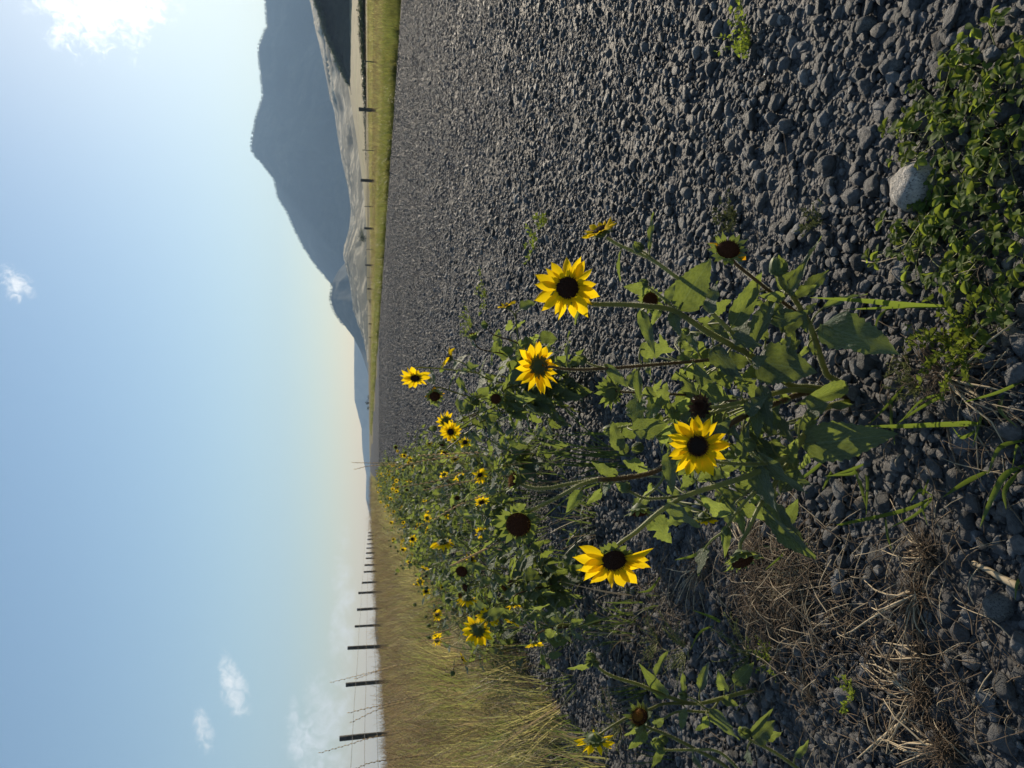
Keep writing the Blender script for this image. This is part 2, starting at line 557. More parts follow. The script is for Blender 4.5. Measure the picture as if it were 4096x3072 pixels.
# ------------------------------------------------------------------ hills
def hill(name, sil, Yr, Yb, zb, mat, cols=220, rows=34, gully=0.0, gfreq=0.004, rough=0.0, back=0.35, power=1.0, pad=0, seed=0.0):
    """a real slope: its crest stands at depth Yr on the given skyline, its foot at depth Yb and height zb"""
    sil = sorted(sil, key=lambda p: p[1])
    pys = np.array([p[1] for p in sil], float); pxs = np.array([p[0] for p in sil], float)
    lo, hi = pys[0] - pad, pys[-1] + pad
    verts, faces = [], []
    cy = np.linspace(lo, hi, cols)
    total = rows + 8
    for py in cy:
        px = float(np.interp(py, pys, pxs))
        crest = P(px, py, Yr)
        base = P(1478, py, Yb)
        edge = min(1.0, (py - lo) / 40.0, (hi - py) / 40.0) if pad == 0 else 1.0
        for k in range(total):
            if k < rows:
                f = k / (rows - 1)
                x = base.x + (crest.x - base.x) * f
                y = base.y + (crest.y - base.y) * f
                g = f ** power
                z = zb + (crest.z - zb) * g - (6.0 if k == 0 else 0.0)
                env = f * (1 - f) * 4
                if gully:
                    q = mnoise.noise(Vector((x * gfreq + seed, y * gfreq * 0.25, seed))) + 0.5 * mnoise.noise(Vector((x * gfreq * 2.3, y * gfreq * 0.7, 3.0 + seed)))
                    z += gully * env * (-abs(q) * 2 + 0.5) * (crest.z - zb)
                if rough:
                    z += rough * (0.3 + 0.7 * f) * fbm(x * gfreq * 6, y * gfreq * 6, seed, 3) * (0.15 if f > 0.97 else 1)
            else:
                f = (k - rows + 1) / 8.0
                x = crest.x * (1 + back * f)
                y = crest.y * (1 + back * f)
                z = crest.z - (crest.z - zb + 30) * (f * f * 0.7 + 0.3 * f)
            verts.append((x, y, z))
    for i in range(cols - 1):
        for k in range(total - 1):
            a = i * total + k
            faces.append((a, a + 1, a + total + 1, a + total))
    return tag(mesh_obj(name, verts, faces, mat), kind='structure')


SIL_M = [(1072, -400), (1062, -200), (1062, 0), (1069, 101), (1035, 186), (1042, 278), (1053, 384), (1025, 473), (1012, 540), (1006, 582), (1010, 605), (1025, 629), (1051, 654),
         (1100, 722), (1114, 793), (1148, 844), (1181, 920), (1215, 987), (1266, 1063), (1308, 1114), (1340, 1160), (1375, 1230), (1415, 1320), (1470, 1420)]
MOUNT = hill('mountain', SIL_M, 5200, 3750, 8, M['mountain'], cols=360, rows=60, gully=0.07, gfreq=0.0026, rough=14, power=1.15)
SIL_F = [(1400, 1280), (1414, 1340), (1417, 1361), (1416, 1497), (1418, 1600), (1430, 1649), (1446, 1714), (1449, 1795), (1456, 1850), (1465, 1900), (1463, 1993), (1478, 2059), (1500, 2115)]
hill('far_hill', SIL_F, 7000, 6200, -26, M['mountain'], back=0.15, cols=200, rows=24, gully=0.10, gfreq=0.0015, rough=10, seed=2.0)
SIL_N = [(1480, 940), (1440, 985), (1395, 1035), (1352, 1085), (1332, 1125), (1331, 1148), (1324, 1198), (1338, 1247), (1370, 1291), (1414, 1350), (1440, 1400), (1457, 1443), (1474, 1500)]
hill('near_ridge', SIL_N, 3300, 2850, 4, M['mountain'], cols=160, rows=30, gully=0.10, gfreq=0.004, rough=8, seed=5.0)
SIL_G = [(1385, -300), (1262, -60), (1240, 0), (1262, 120), (1290, 230), (1318, 380), (1337, 443), (1349, 538), (1371, 658), (1394, 760), (1404, 842), (1396, 920), (1378, 985), (1372, 1020), (1390, 1090), (1402, 1150), (1413, 1236), (1438, 1310), (1457, 1361), (1474, 1450)]
hill('foothill', SIL_G, 2100, 800, 3, M['foothill'], cols=300, rows=50, gully=0.20, gfreq=0.0085, rough=7, seed=8.0)
SIL_L = [(1506, 2150), (1502, 2192), (1508, 2290), (1506, 2400), (1500, 2500), (1503, 2560), (1514, 2600), (1528, 2650), (1545, 2720)]
hill('low_hill', SIL_L, 1900, 1300, -24, M['mountain'], cols=120, rows=16, gully=0.08, gfreq=0.006, rough=3, seed=4.0)
SIL_E = [(1360, -300), (1388, 0), (1390, 250), (1394, 354), (1406, 430), (1425, 544), (1438, 639), (1457, 791), (1466, 920), (1473, 1080), (1478, 1200)]
hill('field_slope', SIL_E, 720, 170, 1.4, M['fan'], cols=200, rows=30, gully=0.05, gfreq=0.02, rough=1.2, power=1.35, seed=1.0)
SIL_D = [(1215, -250), (1250, -60), (1264, 0), (1280, 44), (1289, 82), (1305, 139), (1337, 209), (1368, 278), (1394, 335), (1406, 380)]
hill('dark_hill', SIL_D, 640, 592, 12.0, M['dark_hill'], cols=150, rows=26, gully=0.10, gfreq=0.02, rough=4, seed=6.0)


# ------------------------------------------------------------------ haze: one closed box of thin air round everything but the sky
def build_haze():
    bm = bmesh.new()
    bmesh.ops.create_cube(bm, size=1.0)
    me = bpy.data.meshes.new('haze')
    bm.to_mesh(me); bm.free()
    o = link('haze', me)
    o.scale = (18000, 18000, 1500)
    o.location = (0, 0, 1500 / 2 - 420)
    mt = bpy.data.materials.new('haze'); nt = nodes_of(mt)
    v = N(nt, 'ShaderNodeVolumePrincipled')
    v.inputs['Color'].default_value = (0.43, 0.66, 1.0, 1)
    v.inputs['Density'].default_value = HAZE
    v.inputs['Anisotropy'].default_value = 0.1
    out = N(nt, 'ShaderNodeOutputMaterial')
    LK(nt, v.outputs[0], out.inputs['Volume'])
    me.materials.append(mt)
    tag(o, kind='stuff')
    return o


HAZE = 0.000098
build_haze()
# ------------------------------------------------------------------ loose gravel
rng = np.random.default_rng(7)
random.seed(11)


def stone_mesh(seed, sub=2):
    r = random.Random(seed)
    bm = bmesh.new()
    bmesh.ops.create_icosphere(bm, subdivisions=sub, radius=1.0)
    planes = [(Vector((r.gauss(0, 1), r.gauss(0, 1), r.gauss(0, 1))).normalized(), r.uniform(0.55, 0.9)) for _ in range(r.choice([4, 6, 8, 9]))]
    off = Vector((r.random() * 50, r.random() * 50, r.random() * 50))
    for v in bm.verts:
        v.co *= 1 + 0.28 * mnoise.noise(v.co * 1.1 + off) + 0.10 * mnoise.noise(v.co * 2.7 + off)
        for n, d in planes:
            e = v.co.dot(n) - d
            if e > 0:
                v.co -= n * e * 0.9
    sx, sy, sz = 1.0, r.uniform(0.62, 0.95), r.uniform(0.38, 0.70)
    for v in bm.verts:
        v.co = Vector((v.co.x * sx, v.co.y * sy, v.co.z * sz))
    me = bpy.data.meshes.new('stone')
    bm.to_mesh(me); bm.free()
    me.polygons.foreach_set('use_smooth', [True] * len(me.polygons))
    if seed % 3:
        me.set_sharp_from_angle(angle=R(32))        # broken chips keep their edges, worn pebbles do not
    me.materials.append(M['stone'])
    return me


STONES = [stone_mesh(i) for i in range(14)]
STONES_FINE = [stone_mesh(i + 50, 3) for i in range(16)]
STONE_COLL = proto_coll('stone_kinds', STONES)


def in_view(x, y, margin=0.35):
    return y > 0.25 and abs(x) < (0.53 + 0.10) * y + margin


def sample_zone(d0, d1, dens, med, sig, tmin, tmax):
    out = []
    ka, kb = (1.0, 0.75) if d0 < 3 else (0.72, 0.7)      # a step to either side still stands on gravel
    w0 = ka * d1 + kb
    n = int(dens * 2 * w0 * (d1 - d0))
    xs = rng.uniform(-w0, w0, n); ys = rng.uniform(d0, d1, n)
    rr = np.clip(med * np.exp(rng.normal(0, sig, n)), 0.0016, 0.030 if d0 > 3 else 0.019)
    t = xs * RT.x + ys * RT.y
    ok = (np.abs(xs) < ka * ys + kb) & (t > tmin) & (t < tmax)
    return xs[ok], ys[ok], rr[ok]


def build_gravel():
    X, Y, RR = [], [], []
    for z in ((-0.3, 0.45, 9000, 0.006, 0.5, -1.7, 2), (0.45, 1.7, 30000, 0.0036, 0.60, -1.7, 3), (1.7, 3.2, 19000, 0.0046, 0.52, -1.4, 5), (3.2, 6.0, 12500, 0.0052, 0.48, -1.3, 6),
              (6.0, 11.0, 5000, 0.0072, 0.45, -1.3, 9), (11.0, 18.0, 1400, 0.0105, 0.40, -1.3, 10.8), (18.0, 32.0, 200, 0.020, 0.3, -1.0, 10.8), (32.0, 60.0, 30, 0.026, 0.2, -0.8, 10.8)):
        a, b, c = sample_zone(*z)
        X.append(a); Y.append(b); RR.append(c)
    X = np.concatenate(X); Y = np.concatenate(Y); RR = np.concatenate(RR)
    # worn dusty patches carry fewer stones
    keep = np.ones(len(X), bool)
    for i in range(len(X)):
        if Y[i] < 4 and RR[i] < 0.009:
            q = mnoise.noise(Vector((X[i] * 2.3 + 3, Y[i] * 2.3, 2.0)))
            if q > 0.16 and rng.random() < 0.8:
                keep[i] = False
    X, Y, RR = X[keep], Y[keep], RR[keep]
    Z = np.array([ground_z(x, y) for x, y in zip(X, Y)]) + 0.002 + RR * rng.uniform(0.05, 0.55, len(X))
    rots = np.stack([rng.normal(0, 0.32, len(X)), rng.normal(0, 0.32, len(X)), rng.uniform(0, 6.28, len(X))], 1)
    s = np.stack([RR, RR, RR], 1) * rng.uniform(0.85, 1.15, (len(X), 3))
    # the 300 that show largest are stones of their own, parts of the road
    order = np.argsort(-(RR / np.hypot(np.hypot(X, Y), CAM_H)) * (np.abs(X) < 0.54 * Y * 1.15) * (Y > 0.62))
    big = order[:300]
    for n, i in enumerate(big):
        o = link('stone', STONES_FINE[n % 16], ROAD)
        o.location = (X[i], Y[i], Z[i])
        o.rotation_euler = rots[i]
        o.scale = s[i]
    rest = np.ones(len(X), bool); rest[big] = False
    g = scatter('gravel', np.stack([X, Y, Z], 1)[rest], rots[rest], s[rest], rng.integers(0, 14, int(rest.sum())), STONE_COLL)
    tag(g, kind='stuff')
    print('gravel', len(X))


build_gravel()


# ------------------------------------------------------------------ grass
class Soup:
    def __init__(self):
        self.v, self.f, self.mi = [], [], []

    def strip(self, pts, widths, side, mi=0, fold=0.0):
        """a ribbon through pts; side = sideways direction"""
        b = len(self.v)
        for p, wd in zip(pts, widths):
            self.v.append(p - side * wd); self.v.append(p + side * wd)
        for i in range(len(pts) - 1):
            a = b + 2 * i
            self.f.append((a, a + 1, a + 3, a + 2)); self.mi.append(mi)

    def tube(self, pts, radii, n=5, mi=0, cap=True):
        b = len(self.v)
        prev = None
        for i, p in enumerate(pts):
            d = (pts[min(i + 1, len(pts) - 1)] - pts[max(i - 1, 0)]).normalized()
            if prev is None:
                u = d.orthogonal().normalized()
            else:
                u = (prev - d * prev.dot(d)).normalized()
            prev = u
            w_ = d.cross(u)
            for k in range(n):
                a = 2 * math.pi * k / n
                self.v.append(p + (u * math.cos(a) + w_ * math.sin(a)) * radii[i])
        for i in range(len(pts) - 1):
            for k in range(n):
                k2 = (k + 1) % n
                self.f.append((b + i * n + k, b + i * n + k2, b + (i + 1) * n + k2, b + (i + 1) * n + k)); self.mi.append(mi)
        if cap:
            self.f.append(tuple(b + (len(pts) - 1) * n + k for k in range(n))); self.mi.append(mi)

    def tri(self, a, b, c, mi=0):
        i = len(self.v)
        self.v += [a, b, c]; self.f.append((i, i + 1, i + 2)); self.mi.append(mi)

    def quad(self, a, b, c, d, mi=0):
        i = len(self.v)
        self.v += [a, b, c, d]; self.f.append((i, i + 1, i + 2, i + 3)); self.mi.append(mi)

    def mesh(self, name, mats, smooth=True):
        me = bpy.data.meshes.new(name)
        me.from_pydata([tuple(x) for x in self.v], [], self.f)
        for m_ in mats: me.materials.append(m_)
        me.polygons.foreach_set('material_index', self.mi)
        if smooth: me.polygons.foreach_set('use_smooth', [True] * len(self.f))
        return me


def blade(sp, r, base, h, lean, az, wd, mi=0, segs=4, droop=0.5):
    out = Vector((math.cos(az), math.sin(az), 0))
    side = Vector((-math.sin(az + r.uniform(-0.6, 0.6)), math.cos(az), 0)).normalized()
    pts, ws = [], []
    for i in range(segs + 1):
        f = i / segs
        hor = lean * h * (f * (1 - droop) + droop * f * f * 1.3)
        pts.append(base + out * hor + Vector((0, 0, h * (f - 0.35 * droop * lean * f * f))))
        ws.append(wd * (1 - f ** 2.2) * (0.7 + 0.6 * min(1, f * 4)) * 0.5 + 0.0001)
    sp.strip(pts, ws, side, mi)
    return pts[-1], (pts[-1] - pts[-2]).normalized()


def seed_stalk(sp, r, base, h, lean, az, rad, mi_stem=1, mi_seed=1, head=0.28, spik=16, blen=0.010):
    out = Vector((math.cos(az), math.sin(az), 0))
    pts = []
    for i in range(9):
        f = i / 8
        pts.append(base + out * (lean * h * f ** 1.8) + Vector((0, 0, h * (f - 0.22 * lean * f ** 3))))
    sp.tube(pts, [rad * (1 - 0.6 * i / 8) for i in range(9)], 4, mi_stem)
    # spikelets, alternating in two ranks
    L = sum((pts[i + 1] - pts[i]).length for i in range(8))
    for k in range(spik):
        f = 1 - head + head * (k + 0.5) / spik
        i = min(7, int(f * 8)); g = f * 8 - i
        p = pts[i].lerp(pts[i + 1], g)
        d = (pts[i + 1] - pts[i]).normalized()
        side = d.cross(Vector((out.y, -out.x, 0.2))).normalized() * (1 if k % 2 else -1)
        tip = p + (d * 1.0 + side * 0.2) * blen * (1.15 - 0.45 * k / spik)
        nrm = d.cross(side)
        mid = p.lerp(tip, 0.45)
        wq = blen * 0.16
        sp.quad(p, mid + nrm * wq + side * wq, tip, mid - nrm * wq + side * wq, mi_seed)
        sp.quad(p, mid + nrm * wq - side * wq * 0.4, tip, mid - nrm * wq - side * wq * 0.4, mi_seed)
    return pts


M['grass_dry'] = mat_leafy('dry_grass', (0.28, 0.25, 0.125), (0.48, 0.43, 0.17), 0.5, 0.5, 0.3, rnd=0.45,
                           warm=((0.145, 0.17, 0.06), (0.29, 0.34, 0.085)))
M['grass_seed'] = mat_leafy('grass_seed_heads', (0.34, 0.26, 0.165), (0.42, 0.31, 0.17), 0.4, 0.5, 0.3, rnd=0.3)
M['grass_green'] = mat_leafy('green_grass', (0.09, 0.11, 0.04), (0.20, 0.235, 0.055), 0.5, 0.45, 0.35, rnd=0.3,
                             warm=((0.13, 0.125, 0.05), (0.28, 0.27, 0.07)))
M['grass_low'] = mat_leafy('roadside_grass', (0.07, 0.10, 0.035), (0.14, 0.19, 0.04), 0.45, 0.45, 0.35, rnd=0.35)
M['straw'] = mat_leafy('straw', (0.30, 0.245, 0.165), (0.26, 0.20, 0.12), 0.2, 0.6, 0.25, rnd=0.4,
                       warm=((0.17, 0.14, 0.10), (0.12, 0.10, 0.06)))


def clump(seed, n, h, spread, lean, wd, mats, stalks=0, sh=0.7, segs=4, dry_mix=0.0):
    r = random.Random(seed)
    sp = Soup()
    for _ in range(n):
        a = r.uniform(0, 6.28); q = spread * math.sqrt(r.random())
        blade(sp, r, Vector((q * math.cos(a), q * math.sin(a), 0)), h * r.uniform(0.5, 1.1), lean * r.uniform(0.1, 1.2), a + r.uniform(-1.2, 1.2),
              wd * r.uniform(0.6, 1.3), 1 if r.random() < dry_mix else 0, segs, r.uniform(0.3, 0.9))
    for _ in range(stalks):
        a = r.uniform(0, 6.28); q = spread * math.sqrt(r.random())
        seed_stalk(sp, r, Vector((q * math.cos(a), q * math.sin(a), 0)), sh * r.uniform(0.8, 1.15), r.uniform(0.1, 0.45), r.uniform(2.4, 4.2), 0.0011, 1, 1, 0.26, 12, 0.013)
    return sp.mesh('grass_clump', mats)


TALL = proto_coll('tall_clumps', [clump(i, 34, 0.42, 0.10, 0.30 + 0.05 * i, 0.0036, [M['grass_dry'], M['grass_seed']], stalks=4, sh=0.52, dry_mix=0.2) for i in range(7)])
VERGE = proto_coll('verge_clumps', [clump(20 + i, 40, 0.34, 0.13, 0.5, 0.006, [M['grass_green'], M['grass_seed']], stalks=1, sh=0.5) for i in range(5)])
FIELD = proto_coll('field_clumps', [clump(40 + i, 26, 0.24, 0.20, 0.6, 0.008, [M['grass_dry'], M['grass_seed']], stalks=2, sh=0.36) for i in range(4)])
LOW = proto_coll('low_clumps', [clump(60 + i, 16, 0.20, 0.05, 0.8, 0.0042, [M['grass_low'], M['straw']], stalks=0, dry_mix=0.25, segs=5) for i in range(6)])


def grass_field(name, coll, nk, spec, hs=1.0, tilt=0.18):
    pts, rots, scls = [], [], []
    for (t0, t1, s0, s1, dens, sc0, sc1) in spec:
        n = int((t1 - t0) * (s1 - s0) * dens)
        for _ in range(n):
            t, s = random.uniform(t0, t1), random.uniform(s0, s1)
            p = road_pt(t, s)
            if not in_view(p.x, p.y, 1.5):
                continue
            k = 1 + 0.5 * fbm(p.x * 0.8, p.y * 0.8, 3.0, 2)
            z = ground_z(p.x, p.y)
            sc = random.uniform(sc0, sc1) * k
            pts.append((p.x, p.y, z - 0.01))
            q = 0.5 * fbm(p.x * 0.5 + 9, p.y * 0.5, 6.0, 2)
            rots.append((random.gauss(0, tilt) + q, random.gauss(0, tilt) - 0.1 + q, random.uniform(0, 6.28)))
            scls.append((sc, sc, sc * random.uniform(0.8, 1.15) * hs))
    o = scatter(name, pts, rots, scls, rng.integers(0, nk, len(pts)), coll)
    print(name, len(pts))
    return tag(o, kind='stuff')


grass_field('tall_grass', TALL, 7, [(-1.8, -0.9, 1.7, 5, 45, 0.45, 0.9), (-7.5, -1.7, 1.2, 8, 66, 0.75, 1.2), (-9, -1.4, 8, 18, 40, 0.8, 1.15), (-10, -1.2, 18, 45, 15, 0.9, 1.3),
                                   (-12, -1.2, 45, 130, 3.0, 1.0, 1.8)])
grass_field('verge_grass', VERGE, 5, [(11.0, 13.3, 8, 30, 34, 0.75, 1.15), (11.0, 13.4, 30, 70, 14, 0.9, 1.3), (11, 13.6, 70, 240, 2.6, 1.0, 2.0)])
grass_field('field_grass', FIELD, 4, [(13.2, 24, 12, 60, 12, 0.9, 1.5), (24, 60, 20, 110, 2.4, 1.0, 1.8), (14, 24, 60, 200, 2.2, 1.0, 2.0)])


# ------------------------------------------------------------------ fences
def on_line(px, py, t):
    """the point of the vertical sheet 'distance t from the road's axis' that the pixel looks at"""
    d = ray(px, py)
    q = d.x * RT.x + d.y * RT.y
    return CAM + d * (t / q)


def post_mesh(r, h, seed, square=False, n=9):
    rr = random.Random(seed)
    sp = Soup()
    pts, rad = [], []
    lx, ly = rr.uniform(-0.02, 0.02), rr.uniform(-0.02, 0.02)
    for i in range(6):
        f = i / 5
        pts.append(Vector((lx * f * h, ly * f * h, -0.3 + (h + 0.3) * f)))
        rad.append(r * rr.uniform(0.94, 1.06))
    sp.tube(pts, rad, n)
    top = pts[-1] + Vector((0, 0, 0.004))
    return sp.mesh('fence_post', [M['wood']])


def tpost_mesh(h):
    sp = Soup()
    for (x0, x1, y0, y1) in ((-0.026, 0.026, -0.004, 0.004), (-0.004, 0.004, 0.0042, 0.04)):
        c = [Vector((x, y, z)) for z in (-0.3, h) for x, y in ((x0, y0), (x1, y0), (x1, y1), (x0, y1))]
        for q in ((0, 1, 5, 4), (1, 2, 6, 5), (2, 3, 7, 6), (3, 0, 4, 7), (4, 5, 6, 7)):
            sp.quad(*[c[k] for k in q])
    return sp.mesh('fence_post', [M['steel_post']], smooth=False)


def fence(label, line_t, posts, wire_z, rad, tposts=(), barb=True):
    t0 = road_pt(line_t, 12)
    root = empty('wire_fence', (t0.x, t0.y, 0), label, 'fence')
    bpy.context.view_layer.update()
    inv = Matrix.Translation(-root.location)
    tops = []
    for i, (px, py) in enumerate(posts):
        p = on_line(px, py, line_t)
        gz = ground_z(p.x, p.y)
        o = link('fence_post', post_mesh(rad * random.uniform(0.85, 1.15), max(0.6, p.z - gz), i * 3 + int(line_t)), root)
        o.location = Vector((p.x, p.y, gz)) - root.location
        tops.append((to_road(p.x, p.y)[1], p.x, p.y, gz))
    for (px, py) in tposts:
        p = on_line(px, py, line_t)
        gz = ground_z(p.x, p.y)
        o = link('fence_post', tpost_mesh(max(0.6, p.z - gz)), root)
        o.location = Vector((p.x, p.y, gz)) - root.location
        o.rotation_euler.z = random.uniform(-0.3, 0.3)
    tops.sort()
    s0 = tops[0][0] - 7.0
    s1 = tops[-1][0] + 30
    for k, wz in enumerate(wire_z):
        sp = Soup()
        pts = []
        ss_ = [s0]
        while ss_[-1] < s1:
            ss_.append(ss_[-1] + 0.75 + 0.02 * max(0, ss_[-1] - s0))
        for s in ss_:
            p = road_pt(line_t + rad * 1.1, s)
            pts.append(Vector((p.x, p.y, ground_z(p.x, p.y) + wz + 0.006 * math.sin(s * 0.9 + k))) - root.location)
        sp.tube(pts, [0.0045 if barb else 0.006] * len(pts), 4)
        if barb:
            s = s0
            while s < s0 + 26:
                p = road_pt(line_t + rad * 1.1, s); c = Vector((p.x, p.y, ground_z(p.x, p.y) + wz + 0.006 * math.sin(s * 0.9 + k))) - root.location
                for sg in (-1, 1):
                    d = Vector((random.uniform(-1, 1), random.uniform(-.4, .4), random.uniform(-1, 1))).normalized() * 0.013
                    sp.tri(c - d + Vector((0, 0.0015, 0)), c - d - Vector((0, 0.0015, 0)), c + d)
                s += 0.13
        link('wire', sp.mesh('wire', [M['wire']]), root)
    return root


LEFT_POSTS = [(1358, 2949), (1383, 2737), (1390, 2597), (1419, 2507), (1428, 2438), (1433, 2372), (1447, 2330), (1455, 2288), (1458, 2262), (1463, 2235),
              (1464, 2213), (1466, 2193), (1468, 2175), (1470, 2158), (1471, 2144), (1472, 2131)]
fence('barbed wire fence on round wooden posts along the tall dry grass', -4.8, LEFT_POSTS, (1.08, 0.86, 0.64), 0.045)
fence('far wire fence of wood and thin steel posts across the gravel road', 21.0,
      [(1437, -20), (1435, 437), (1443, 721), (1457, 913), (1461, 1060), (1469, 1155), (1474, 1295), (1476, 1350)], (0.95, 0.7, 0.45), 0.105,
      [(1446, 244), (1449, 600), (1457, 825), (1464, 997), (1467, 1111), (1471, 1197), (1472, 1263)], barb=False)


# ------------------------------------------------------------------ trees and shrubs far off
def crown_mesh(name, seed, n, rx, ry, rz, leaf, cz, mat, gaps=0.5):
    r = random.Random(seed)
    sp = Soup()
    lobes = [Vector((r.gauss(0, 0.45) * rx, r.gauss(0, 0.45) * ry, cz + r.gauss(0.0, 0.38) * rz)) for _ in range(9)]
    for _ in range(n):
        c = r.choice(lobes)
        d = Vector((r.gauss(0, 1), r.gauss(0, 1), r.gauss(0, 1))).normalized()
        rad = (0.45 + 0.3 * r.random()) * r.random() ** 0.4
        p = c + Vector((d.x * rx * rad, d.y * ry * rad, d.z * rz * rad * 0.9))
        if p.z < cz - rz * 0.98:
            p.z = cz - rz * r.uniform(0.6, 0.98)
        u = Vector((r.gauss(0, 1), r.gauss(0, 1), r.gauss(0, 1))).normalized() * leaf * r.uniform(0.5, 1.3)
        v = u.orthogonal().normalized() * leaf * r.uniform(0.4, 0.9)
        sp.quad(p - u, p - v * 0.7, p + u, p + v)
    return sp.mesh(name, [mat], smooth=False)


def far_tree(px_base, py, Y, h, wd, label, seed):
    b = P(px_base, py, Y)
    root = empty('tree', b, label, 'tree', 'dark trees on the plain')
    sp = Soup()
    sp.tube([Vector((0, 0, -0.5)), Vector((0.05, 0, h * 0.3)), Vector((0.1, 0.05, h * 0.7))], [h * 0.05, h * 0.035, h * 0.012], 7)
    for k in range(5):
        a = k * 1.3 + seed
        st = Vector((0.05, 0, h * (0.25 + 0.07 * k)))
        sp.tube([st, st + Vector((math.cos(a) * wd * 0.15, math.sin(a) * wd * 0.15, h * 0.12)), st + Vector((math.cos(a) * wd * 0.3, math.sin(a) * wd * 0.3, h * 0.26))],
                [h * 0.02, h * 0.013, h * 0.005], 5)
    link('trunk', sp.mesh('trunk', [M['wood']]), root)
    link('crown', crown_mesh('crown', seed, 900, wd * 0.5, wd * 0.4, h * 0.48, h * 0.045, h * 0.52, M['bush']), root)
    return root


far_tree(1466, 953, 420, 5.6, 8.4, 'dark rounded tree alone at the foot of the pale hill', 3)
for i, (px, py, Y, h, wd, lb) in enumerate([(1479, 1610, 800, 4.4, 4.2, 'tallest of the tiny dark trees beyond the road end'),
                                            (1479, 1632, 820, 3.2, 4.8, 'tiny dark tree at the left end of the far group'),
                                            (1479, 1590, 830, 3.0, 4.0, 'tiny dark tree at the mountain end of the far group')]):
    far_tree(px, py, Y, h, wd, lb, 10 + i)

BUSH = proto_coll('bush_kinds', [crown_mesh('bush', 70 + i, 150, 1.0, 1.0, 0.7, 0.16, 0.6, M['bush']) for i in range(4)])


def conifer(seed):
    r = random.Random(seed); sp = Soup()
    for k in range(60):
        f = r.random() ** 0.8
        a = r.uniform(0, 6.28); rad = (1 - f) * 0.24 * r.uniform(0.6, 1.2) + 0.01
        p = Vector((rad * math.cos(a), rad * math.sin(a), f - 0.05))
        sp.tri(Vector((0, 0, f + 0.08)), p + Vector((-math.sin(a), math.cos(a), 0)) * 0.06, p - Vector((-math.sin(a), math.cos(a), 0)) * 0.06)
    return sp.mesh('conifer', [M['bush']], smooth=False)


CONI = proto_coll('conifer_kinds', [conifer(i) for i in range(4)])


def crest_forest(name, sil, Yr, n, h0, h1, coll, nk, depth, pylo, pyhi, below=0.0):
    sil = sorted(sil, key=lambda p: p[1])
    pys = [p[1] for p in sil]; pxs = [p[0] for p in sil]
    pts, rots, scl = [], [], []
    for _ in range(n):
        py = random.uniform(pylo, pyhi)
        c = P(float(np.interp(py, pys, pxs)) + random.uniform(0, below), py, Yr * (1 - random.random() * depth))
        h = random.uniform(h0, h1)
        pts.append((c.x, c.y, c.z - 0.2 * h)); rots.append((0, 0, random.uniform(0, 6.28))); scl.append((h, h, h))
    return tag(scatter(name, pts, rots, scl, rng.integers(0, nk, n), coll), kind='stuff')


crest_forest('ridge_forest', SIL_M, 5190, 900, 9, 19, CONI, 4, 0.0, -60, 1130)
crest_forest('near_ridge_forest', SIL_N, 3295, 120, 6, 15, CONI, 4, 0.0, 1130, 1300)
crest_forest('hillside_shrubs', SIL_D, 640, 420, 1.2, 3.0, BUSH, 4, 0.03, -60, 330, 14)


def shade_band():
    """low dark shrubs added to stand in for a shaded band across the field"""
    pts, rots, scl = [], [], []
    for _ in range(420):
        f = random.random()
        py = -60 + 700 * f
        Y = 158 + 60 * f + random.uniform(-2, 2)
        c = P(1478, py, Y)
        h = (1.25 - 0.95 * f) * random.uniform(0.7, 1.1)
        gz = ground_z(c.x, c.y)
        pts.append((c.x, c.y, gz)); rots.append((0, 0, random.uniform(0, 6.28))); scl.append((1.6, 1.6, h))
    o = scatter('shade_band_shrubs', pts, rots, scl, rng.integers(0, 4, 420), BUSH)  # added shrubs give the dark of a shaded strip of ground
    tag(o, kind='stuff')


shade_band()
# ------------------------------------------------------------------ sunflower pieces
M['leaf'] = mat_leafy('sunflower_leaf', (0.055, 0.086, 0.050), (0.23, 0.295, 0.045), 0.40, 0.55, 0.40, veins=True, rnd=0.22, sheen=0.35)
M['leaf_young'] = mat_leafy('sunflower_young_leaf', (0.068, 0.104, 0.050), (0.27, 0.34, 0.06), 0.45, 0.5, 0.35, veins=True, rnd=0.2, sheen=0.3)
M['stem'] = mat_leafy('sunflower_stem', (0.20, 0.215, 0.075), (0.34, 0.36, 0.10), 0.34, 0.5, 0.35, rnd=0.2)
M['stem_red'] = mat_leafy('reddish_stem', (0.120, 0.070, 0.032), (0.16, 0.09, 0.03), 0.2, 0.5, 0.35, rnd=0.15)
M['hair'] = mat_leafy('stem_hairs', (0.5, 0.5, 0.38), (0.5, 0.5, 0.35), 0.6, 0.6, 0.2, rnd=0.1)
M['petal'] = mat_leafy('petal', (0.84, 0.56, 0.010), (0.93, 0.66, 0.008), 0.45, 0.8, 0.04, rnd=0.17)
M['petal_old'] = mat_leafy('faded_petal', (0.70, 0.34, 0.015), (0.80, 0.40, 0.01), 0.45, 0.8, 0.04, rnd=0.15)
M['bract'] = mat_leafy('bract', (0.075, 0.105, 0.040), (0.24, 0.30, 0.05), 0.42, 0.55, 0.3, rnd=0.15, sheen=0.2)
M['bract_dry'] = mat_leafy('dry_bract', (0.055, 0.035, 0.025), (0.06, 0.035, 0.02), 0.2, 0.8, 0.1, rnd=0.2)
M['disc'] = mat_simple('seed_disc', (0.030, 0.013, 0.008), 0.85, 0.15, 0.5, 9.0)
M['disc_red'] = mat_simple('old_seed_disc', (0.055, 0.019, 0.008), 0.85, 0.15, 0.5, 9.0)
M['floret'] = mat_simple('floret_tips', (0.20, 0.085, 0.012), 0.8, 0.2, 0.4, 9.0)
M['disc_dusk'] = mat_simple('disc_middle', (0.026, 0.017, 0.014), 0.9, 0.15, 0.4, 12.0)
M['clover'] = mat_leafy('clover_leaf', (0.075, 0.115, 0.030), (0.30, 0.38, 0.045), 0.5, 0.65, 0.15, rnd=0.3)
